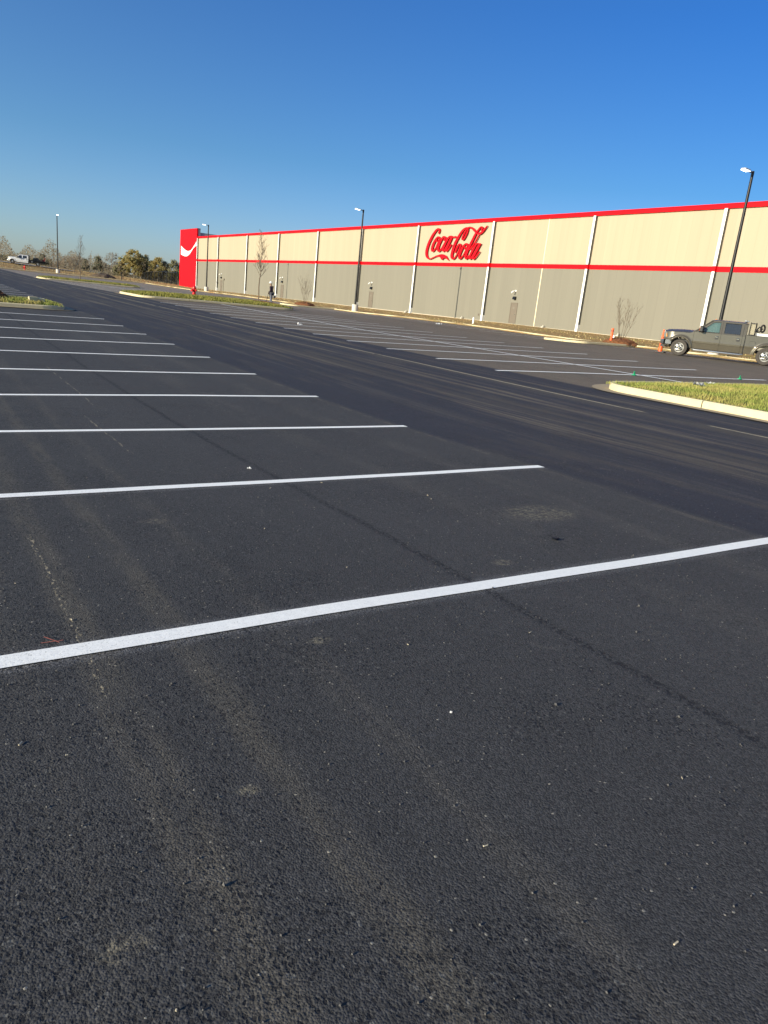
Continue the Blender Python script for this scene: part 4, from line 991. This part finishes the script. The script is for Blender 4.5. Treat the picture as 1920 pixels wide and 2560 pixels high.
    for sd in (1, -1):
        for x0, x1, outer, hole, gl in specs:
            m = MB(); skin(m, x0, x1, sd, belt); m.plate([outer, hole], lambda a, b, q, sd=sd: up(a, b, q, sd), .05)
            d_ = m.build('door', PT, t, smooth=True)
            MB().plate([hole], lambda a, b, q, sd=sd: up(a, b, q+.02, sd), .008).build('window', gl if bed else GL2, d_)
            m = MB(); hx = x0+.17; m.box(hx-.07, hx+.07, sd*.975, sd*1.012, 1.075, 1.11); hb = m.build('handle', CHROME if bed else WHITEPAINT, d_); bevel(hb, .01)
            MB().box(hx-.08, hx+.08, sd*.955, sd*.985, .98, 1.14).build('handle_recess', BLACKP, d_)
            # window trim line
            L_ = hole+[hole[0]]; MB().tube([up(a, b, -.002, sd) for a, b in hole], .011, n=5, closed=True).build('window_seal', BLACKP, d_)
            MB().box(x0+.02, x1-.02, sd*.985, sd*1.003, .735, .775).build('trim_strip', PT, d_)
            MB().box(x0, x1, sd*.935, sd*.968, 1.252, 1.272).build('belt_seal', BLACKP, d_)
        # cab corner
        m = MB(); skin(m, -2.93, -2.81, sd, belt); m.plate([[(-2.81, 1.262), (-2.81, 1.845), (-2.93, 1.80), (-2.93, 1.262)]], lambda a, b, q, sd=sd: up(a, b, q, sd), .05)
        m.build('cab_corner', PT, t, smooth=True)
        MB().tube([(-.62, sd*.945, 1.27), (-1.34, sd*.80, 1.865)], .035, n=8).build('windscreen_pillar', PT, t)
        # mirror
        m = MB(); m.box(-.99, -.83, sd*1.04, sd*1.29, 1.27, 1.57); mi = m.build('mirror', BLACKP, t); bevel(mi, .035, 3)
        MB().tube([(-.80, sd*.96, 1.33), (-.88, sd*1.06, 1.36)], .03, n=6).tube([(-.80, sd*.96, 1.27), (-.88, sd*1.06, 1.31)], .03, n=6).build('mirror_arm', BLACKP, mi)
        MB().box(-.829, -.822, sd*1.06, sd*1.25, 1.31, 1.54).build('marker', ORL if bed else WHITEPAINT, mi)
        if bed:
            m = MB(); m.tube([(-.62, sd*.90, .40), (-.70, sd*1.04, .37), (-2.80, sd*1.04, .37), (-2.95, sd*.90, .40)], .045, n=10)
            rb = m.build('running_board', ALU, t, smooth=True)
            m = MB()
            for a in (-.95, -1.85, -2.6): m.box(a-.16, a+.16, sd*.93, sd*1.06, .385, .42)
            m.build('step_pad', BLACKP, rb)
    # roof
    rows = []
    for i in range(23):
        x = -1.26-1.69*i/22; f = i/22; zc = 1.945-.055*max(0, (.14-f)/.14)**2-.05*max(0, (f-.90)/.10)**2
        rows.append([(x, q*.795, zc-.075*abs(q)**4+(.006*math.cos(q*16) if abs(q) < .8 else 0)) for q in [k/20*2-1 for k in range(21)]])
    m = MB().grid(rows); m.box(-2.92, -1.32, -.785, -.755, 1.84, 1.875).box(-2.92, -1.32, .755, .785, 1.84, 1.875)
    rf = m.build('roof', PT, t, smooth=True)
    m = MB()
    for y_ in (-.22, -.11, 0, .11, .22): m.lathe([(.035, 0), (.03, .025), (.01, .035)], (-1.42, y_, 1.935), 'z', 8)
    m.build('clearance_light', AMBER, rf)
    if bed:
        b2 = MB().box(-2.90, -2.74, -.22, .26, 1.955, 1.985).lathe([(.07, 0), (.065, .05), (.03, .06)], (-2.80, .30, 1.975), 'z', 10).lathe([(.07, 0), (.065, .05), (.03, .06)], (-2.86, -.15, 1.975), 'z', 10).build('beacon_bar', GREYP, rf)
    # glass front and back
    MB().grid([[(-.60, -.86, 1.27), (-.56, 0, 1.28), (-.60, .86, 1.27)], [(-1.33, -.77, 1.87), (-1.27, 0, 1.89), (-1.33, .77, 1.87)]]).build('windscreen', GL1, t, norm=False)
    m = MB(); m.plate([[(-.86, 1.25), (.86, 1.25), (.76, 1.88), (-.76, 1.88)], [(-.66, 1.34), (.66, 1.34), (.60, 1.78), (-.60, 1.78)]], lambda a, b, q: (-2.935+q, a, b), .03); m.box(-2.935, -2.90, -.90, .90, .50, 1.25); bw = m.build('cab_back', PT, t)
    MB().plate([[(-.66, 1.34), (.66, 1.34), (.60, 1.78), (-.60, 1.78)]], lambda a, b, q: (-2.925+q, a, b), .006).build('rear_window', GL2, bw)
    # interior
    m = MB()
    for xx, back in ((-1.55, -1.85), (-2.35, -2.72)):
        for yy in (-.42, .42):
            m.box(xx-.25, xx+.28, yy-.27, yy+.27, .85, 1.05); m.plate([[(back, 1.0), (back+.14, 1.0), (back+.04, 1.58), (back-.08, 1.58)]], lambda a, b, q, yy=yy: (a, yy-.25+q, b), .50); m.box(back-.07, back+.04, yy-.12, yy+.12, 1.58, 1.76)
    m.box(-.95, -.60, -.85, .85, .95, 1.27); st = m.build('seat', SEAT, t)
    MB().tube([(-1.12+.07*math.sin(a), .42+.19*math.cos(a), 1.20+.17*math.sin(a)) for a in [k*math.tau/16 for k in range(16)]], .014, n=5, closed=True).build('steering_wheel', BLACKP, t)
    # wheels
    def wheel(x, y, sd):
        tyre = [(.235, -.115), (.30, -.135), (.385, -.12), (.402, -.09), (.405, 0), (.402, .09), (.385, .12), (.30, .135), (.235, .115), (.235, -.115)]
        m = MB(); n = 44; vs = []
        for r_, h in tyre:
            for k in range(n):
                a = math.tau*k/n; rr = r_-(.010 if (r_ > .39 and k % 2) else 0); vs.append((x+rr*math.cos(a), y+h, WR+rr*math.sin(a)))
        m.add(vs, [(i*n+k, i*n+(k+1) % n, (i+1)*n+(k+1) % n, (i+1)*n+k) for i in range(len(tyre)-1) for k in range(n)])
        w_ = m.build('wheel', RUBBER, t, smooth=True)
        yo = y+sd*.085; outer = [(.222*math.cos(R(a)), .222*math.sin(R(a))) for a in range(0, 360, 10)]; holes = []
        nh = 5 if bed else 8
        for k in range(nh):
            a0 = 360/nh*k; h = []
            for rr, aa in ((.122, -14), (.128, 0), (.122, 14), (.190, 17), (.200, 0), (.190, -17)): h.append((rr*math.cos(R(a0+aa)), rr*math.sin(R(a0+aa))))
            holes.append(h)
        rm = MB().plate([outer]+holes, lambda a, b, q: (x+a, yo-sd*q-sd*.05*max(0, (math.hypot(a, b)-.10))/.12, WR+b), .03)
        rm.lathe([(.216, -.10), (.24, -.105), (.236, .10 if sd > 0 else .095), (.218, .10)], (x, y, WR), 'y', 36, False)
        ri = rm.build('rim', GRIME if bed else ALU, w_, smooth=True)
        MB().lathe([(.2, -.02), (.2, .02)], (x, y+sd*.0, WR), 'y', 20).build('brake_disc', BLACKP, w_)
        m = MB().lathe([(.085, 0), (.08, .04), (.05, .06)] if sd > 0 else [(.05, -.06), (.08, -.04), (.085, 0)], (x, yo, WR), 'y', 18)
        for k in range(8): a = math.tau*k/8; m.cyl((x+.105*math.cos(a), yo, WR+.105*math.sin(a)), (x+.105*math.cos(a), yo+sd*.022, WR+.105*math.sin(a)), .013, n=6)
        m.build('hub_cap', CHROME, ri)
    for x in (0, -wb):
        for sd in (1, -1): wheel(x, sd*.845, sd)
    if not bed:
        for sd in (1, -1): wheel(-wb, sd*.57, sd)
    if bed:
        btop = lambda x: 1.315-.008*(x+2.97)*0
        m = MB()
        for sd in (1, -1): skin(m, -5.22, -2.975, sd, btop)
        m.box(-5.15, -2.98, -.84, .84, .80, .84)
        for sd in (1, -1): m.box(-5.2, -2.98, sd*.80, sd*.845, .82, 1.315)
        m.box(-3.03, -2.985, -.86, .86, .80, 1.315)
        bd = m.build('cargo_bed', PT, t, smooth=True)
        m = MB()
        for sd in (1, -1): m.box(-5.2, -2.98, sd*.80, sd*.955, 1.326, 1.345)
        m.build('bed_rail', BLACKP, bd)
        for sd in (1,):
            m = MB().tube([(x_, sd*(hw(x_, z_)+.001), z_) for x_, z_ in rounded(-3.44, -3.16, .84, 1.05, .04, 3)], .0055, n=4, closed=True); m.build('fuel_door', BLACKP, bd)
            MB().box(-5.20, -2.99, sd*.985, sd*1.003, .735, .775).build('trim_strip', PT, bd) if False else None
        tg = MB().box(-5.26, -5.21, -.88, .88, .56, 1.32).build('tailgate', PT, t)
        for sd in (1, -1): MB().box(-5.275, -5.225, sd*.90, sd*.975, .75, 1.2).build('tail_light', M('tail_red', (.5, .01, .01), .2), t)
        rbp = MB().box(-5.45, -5.22, -.98, .98, .50, .70).build('rear_bumper', CHROME, t); bevel(rbp, .03)
        MB().box(-2.972, -2.935, -.93, .93, .5, 1.28).build('gap_filler', BLACKP, t)
        # rack behind the cab
        m = MB()
        for x in (-3.06, -3.30):
            m.tube([(x, -.84, 1.33), (x, -.84, 1.86), (x, -.74, 1.93), (x, .74, 1.93), (x, .84, 1.86), (x, .84, 1.33)], .022, n=8)
        for y_, z_ in ((-.84, 1.36), (.84, 1.36), (-.80, 1.9), (.80, 1.9)): m.tube([(-3.06, y_, z_), (-3.30, y_, z_)], .02, n=6)
        hr = m.build('cab_rack', DARKMET, t)
        m = MB().box(-3.30, -3.06, .832, .838, 1.36, 1.88); m.build('rack_side_panel', glassmat('smoked_panel', (.35, .31, .22), .45), hr)
    else:
        m = MB(); m.box(-6.35, -3.05, -1.05, 1.05, 1.02, 1.14); m.box(-6.2, -3.05, -.45, .45, .70, 1.02); m.build('flatbed_deck', DARKMET, t)
        m = MB()
        for y_ in (-1.0, -.5, 0, .5, 1.0): m.box(-3.14, -3.05, y_-.04, y_+.04, 1.14, 1.86)
        for z_ in (1.4, 1.62, 1.84): m.box(-3.14, -3.05, -1.0, 1.0, z_-.03, z_+.03)
        m.build('headache_rack', DARKMET, t)
        for sd in (1, -1):
            MB().box(-4.05, -3.25, sd*.62, sd*1.03, .55, 1.01).build('tool_box', DARKMET, t); MB().cyl((-3.65, sd*.98, .78), (-3.65, sd*1.04, .78), .10, n=12).build('fuel_cap', GREYP, t)
            MB().box(-5.35, -4.12, sd*.44, sd*1.04, .96, 1.01).build('mud_guard', DARKMET, t)
        for sd in (1, -1): MB().box(-3.03, -.60, sd*.90, sd*.96, .30, .43).build('running_board', BLACKP, t)
    return t
Fv = Vector((-.515, .857)).normalized(); SC = 1.03
PX = 34.2; PY = .735*PX
# origin = centre of the front axle on the ground; the left wheels are 0.9 m nearer the camera
LFT = Vector((-Fv.y, Fv.x)); ox, oy = PX-LFT.x*.86*SC, PY-LFT.y*.86*SC
PK = truck((ox, oy, G(ox, oy)+.005), Fv, SC, 'bed', 'dusty grey crew cab pickup truck parked under the right lamp post', None)
def on_truck(x, y, z):
    a = math.atan2(Fv.y, Fv.x); return Vector((ox+SC*(x*math.cos(a)-y*math.sin(a)), oy+SC*(x*math.sin(a)+y*math.cos(a)), G(ox, oy)+.005+SC*z)), a
# load in the bed
p, a = on_truck(-3.72, .25, .84); t = empty('storage_chest', p, a); tag(t, 'white plastic chest standing in the grey pickup bed', 'chest')
b_ = MB().box(-.36, .36, -.42, .42, 0, .56).build('box', WHITE, t); bevel(b_, .03); b_ = MB().box(-.39, .39, -.45, .45, .562, .64).build('lid', WHITE, t); bevel(b_, .025)
p, a = on_truck(-3.66, .1, 1.485); t = empty('hand_cart', p, a); tag(t, 'dark wheeled machine with raised wheel on the white chest', 'machine')
def ring(x, y, z, r_, w_, tilt): return [(x+r_*math.cos(q)*math.cos(tilt)*.55, y+r_*math.cos(q)*.85, z+r_*math.sin(q)) for q in [k*math.tau/18 for k in range(18)]]
MB().tube(ring(.05, 0, .24, .17, .05, .3), .045, n=8, closed=True).build('wheel', RUBBER, t, smooth=True)
MB().tube([(.40, .1, .02), (.28, .08, .20), (.22, .05, .30), (.10, .02, .22)], .035, n=6).box(.22, .42, -.12, .16, .02, .14).tube([(.05, 0, .24), (.20, .05, .03)], .03, n=6).build('frame', BLACKP, t)
p, a = on_truck(-4.14, .35, 1.13); t = empty('fuel_can', p, a); tag(t, 'bright red fuel can behind the white chest in the pickup bed', 'fuel can')
m = MB().plate([[(-.14, 0), (.20, 0), (.26, .28), (.02, .46), (-.14, .42)]], lambda q, b, d_: (q, -.16+d_, b), .32).build('can', REDP, t); bevel(m, .03)
MB().tube([(.10, 0, .42), (.17, 0, .50), (.24, 0, .46)], .02, n=6).build('handle', REDP, t)
p, a = on_truck(-4.55, .3, .90); t = empty('black_bag', p, a); tag(t, 'dark folded tarpaulin at the right picture edge in the pickup bed', 'tarpaulin')
m = MB().lathe([(.05, 0), (.30, .02), (.34, .2), (.28, .42), (.1, .5)], n=12).build('sheet', BLACKP, t, smooth=True)
bpy.data.objects[t.name].name = 'folded_tarpaulin'

# white flatbed truck on the berm road
dW = ray(31, 658); kk = 184.5/math.hypot(dW.x, dW.y); wx, wy = dW.x*kk, dW.y*kk
FT2 = Vector((-.985, .172)).normalized(); LF2 = Vector((-FT2.y, FT2.x))
wo_ = Vector((wx, wy))-LF2*.9
z1 = G(wo_.x, wo_.y)+.23; rr = wo_-FT2*4.9; z2 = G(rr.x, rr.y)+.23
WT = truck((wo_.x, wo_.y, z1), FT2, 1.04, 'flat', 'white crew cab truck with black flatbed on the distant berm road', None)
WT.rotation_euler.y = math.atan2(z2-z1, 4.9)
def on_w(x, y, z):
    v = Matrix.Rotation(math.atan2(FT2.y, FT2.x), 3, 'Z') @ Matrix.Rotation(WT.rotation_euler.y, 3, 'Y') @ (Vector((x, y, z))*1.04); return Vector(WT.location)+v
t = empty('machinery_load', on_w(-4.6, 0, 1.14), math.atan2(FT2.y, FT2.x)); t.rotation_euler.y = WT.rotation_euler.y; tag(t, 'dark red and black machinery loaded on the white flatbed truck', 'machinery')
MB().box(-1.0, .9, -.7, .7, 0, .28).box(-.3, .6, -.5, .5, .28, .50).tube([(.9, .3, .2), (.5, .3, .62), (-.3, .3, .5)], .05, n=6).build('engine_deck', BLACKP, t)
DR = M('dark_red_paint', (.22, .02, .02), .5)
MB().box(-1.5, -1.05, -.7, .7, 0, .38).tube([(-1.4, .5, .3), (-1.6, .5, .75), (-1.35, .5, .9)], .05, n=6).tube([(-1.4, -.5, .3), (-1.6, -.5, .75), (-1.35, -.5, .9)], .05, n=6).build('frame', DR, t)
MB().cyl((-.8, -.8, .2), (-.8, -.6, .2), .25, n=14).cyl((-.8, .6, .2), (-.8, .8, .2), .25, n=14).build('wheel', RUBBER, t)

# ------------------------------------------------------------------ the worker
def skinned(name, pts, edges, mat, parent, sub=1):
    """pts: {key: (co, radius)}; first key is the root"""
    ks = list(pts); me = bpy.data.meshes.new(name); me.from_pydata([pts[k][0] for k in ks], [(ks.index(a), ks.index(b)) for a, b in edges], [])
    me.materials.append(mat); o = bpy.data.objects.new(name, me); COL.objects.link(o)
    md = o.modifiers.new('skin', 'SKIN'); md.use_smooth_shade = True; md.branch_smoothing = .3
    if not me.skin_vertices: me.attributes.new if False else None
    sv = me.skin_vertices[0].data
    for i, k in enumerate(ks):
        r_ = pts[k][1]; sv[i].radius = r_ if hasattr(r_, '__len__') else (r_, r_); sv[i].use_root = (i == 0)
    ss_ = o.modifiers.new('sub', 'SUBSURF'); ss_.levels = sub; ss_.render_levels = sub
    o.parent = parent; return o
SKINM = M('skin', (.20, .11, .07), .6); JACK = M('dark_purple_jacket', (.035, .02, .032), .85, var=.3, scale=6); TROU = M('grey_denim', (.11, .115, .14), .9, var=.25, scale=8); APR = M('black_cloth', (.012, .012, .014), .9); HAT = M('white_hat', (.82, .80, .72), .6)
wx_, wy_ = 26.05, 59.2; WZ = G(wx_, wy_)+.0
wz = max(WZ, G(wx_, wy_))
wk = empty('person', (25.0, 57.0, hfB(25.0, 57.0)-.03), math.atan2(.83, -.56)); 
tag(wk, 'person in white hat, dark jacket and grey jeans holding a long-handled tool', 'person')
J = {'pel': ((0,0,.95),(.14,.11)), 'wai': ((.02,0,1.08),(.13,.10)), 'che': ((.05,0,1.30),(.17,.12)), 'nck': ((.085,0,1.485),.055), 'hdb': ((.11,0,1.56),.075), 'hdt': ((.12,0,1.68),.088),
 'shl': ((.05,.18,1.41),.065), 'ell': ((-.06,.25,1.14),.048), 'wrl': ((.10,.23,.96),.032), 'shr': ((.06,-.18,1.41),.065), 'elr': ((.10,-.26,1.13),.048), 'wrr': ((.27,-.16,.94),.032),
 'hil': ((-.03,.10,.88),.095), 'knl': ((-.05,.12,.50),.065), 'anl': ((-.17,.13,.09),.042), 'tol': ((-.05,.14,.04),.038), 'hir': ((.03,-.10,.88),.095), 'knr': ((.14,-.11,.50),.065), 'anr': ((.13,-.11,.09),.042), 'tor': ((.26,-.11,.04),.038)}
ED = [('pel','wai'),('wai','che'),('che','nck'),('nck','hdb'),('hdb','hdt'),('che','shl'),('shl','ell'),('ell','wrl'),('che','shr'),('shr','elr'),('elr','wrr'),('pel','hil'),('hil','knl'),('knl','anl'),('anl','tol'),('pel','hir'),('hir','knr'),('knr','anr'),('anr','tor')]
bo = skinned('body', J, ED, SKINM, wk)
def sub_(keys, k_, extra=None):
    q = {k: (J[k][0], tuple(r_*k_ for r_ in (J[k][1] if hasattr(J[k][1], '__len__') else (J[k][1],)*2))) for k in keys}
    return q
ja = sub_(['che','wai','pel','shl','ell','wrl','shr','elr','wrr'], 1.28); skinned('jacket', ja, [e for e in ED if e[0] in ja and e[1] in ja], JACK, wk)
tr_ = sub_(['pel','hil','knl','anl','hir','knr','anr'], 1.26); skinned('trousers', tr_, [e for e in ED if e[0] in tr_ and e[1] in tr_], TROU, wk)
bt = {'a': ((-.17,.13,.12),.055), 'b': ((-.13,.13,.06),.055), 'c': ((-.02,.14,.045),.05)}; skinned('shoe', bt, [('a','b'),('b','c')], APR, wk)
bt = {'a': ((.13,-.11,.12),.055), 'b': ((.17,-.11,.06),.055), 'c': ((.29,-.11,.045),.05)}; skinned('shoe', bt, [('a','b'),('b','c')], APR, wk)
MB().lathe([(.175, .80), (.18, .62), (.17, .98), (.16, 1.05)][1:], n=16).build('work_apron', APR, wk, smooth=True).scale = (1, .85, 1)
h = MB().lathe([(.165, 1.665), (.17, 1.675), (.115, 1.69), (.112, 1.74), (.09, 1.795), (.04, 1.815)], (.12, 0, 0), n=20).build('hat', HAT, wk, smooth=True)
MB().lathe([(.028, -.01), (.02, .01)], (.205, .03, 1.605), 'x', 6).lathe([(.02, 0), (.012, .03)], (.195, 0, 1.57), 'x', 6).build('nose', SKINM, bo)
MB().lathe([(.010, 0), (.006, .006)], (.196, .035, 1.612), 'x', 6).lathe([(.010, 0), (.006, .006)], (.196, -.035, 1.612), 'x', 6).build('eye', APR, bo)
for (wr, dd) in ((J['wrl'][0], Vector((.6, -.3, -.6))), (J['wrr'][0], Vector((.3, .55, -.6)))):
    c = Vector(wr); dd = dd.normalized(); sdv = dd.cross(Vector((0, 0, 1))).normalized()
    skinned('hand', {'w': (c, .028), 'p': (c+dd*.07, (.042, .024))}, [('w', 'p')], SKINM, bo)
    for i in range(4):
        b = c+dd*.085+sdv*(.018*(i-1.5)); l_ = (.028, .032, .030, .024)[i]
        skinned('finger', {'a': (b, .009), 'b': (b+dd*l_, .009), 'c': (b+dd*l_*1.3+Vector((0, 0, -.025)), .008), 'd': (b+dd*l_*.6+Vector((0, 0, -.045)), .008)}, [('a', 'b'), ('b', 'c'), ('c', 'd')], SKINM, bo)
    b = c+dd*.04+sdv*.035; skinned('thumb', {'a': (b, .011), 'b': (b+dd*.03+sdv*.02, .010), 'c': (b+dd*.055+Vector((0, 0, -.02)), .008)}, [('a', 'b'), ('b', 'c')], SKINM, bo)
tt = empty('string_trimmer', wk.location, wk.rotation_euler.z); tag(tt, 'black long-handled trimmer held low by the person in white hat', 'trimmer')
pa, pb = Vector((-.50, .30, .58)), Vector((.78, -.30, .12)); dr = (pb-pa); q1 = Vector((.17, .16, .90)); q2 = Vector((.34, -.06, .87))
s0 = q1+(q1-q2)*2.2; s1 = q2+(q2-q1)*1.5
MB().tube([Vector((-.42, .38, .70)), q1, q2, Vector((.66, -.30, .10))], .016, n=8).build('shaft', DARKMET, tt, smooth=True)
e_ = MB().box(-.56, -.36, .28, .46, .56, .76).cyl((-.56, .37, .70), (-.60, .37, .70), .06, n=10).build('engine', BLACKP, tt); bevel(e_, .02)
MB().lathe([(.06, 0), (.07, .06), (.03, .09)], (.67, -.30, .03), n=12).build('cutting_head', BLACKP, tt); MB().plate([[(-.12, -.1), (.02, -.14), (.02, .14), (-.12, .1)]], lambda a, b, q: (.62+a, -.30+b, .12+q), .012).build('guard', WHITE, tt)
MB().tube([(.17, .05, .90), (.20, .16, 1.0), (.17, .24, 1.0), (.12, .26, .92)], .012, n=6).build('grip', BLACKP, tt)
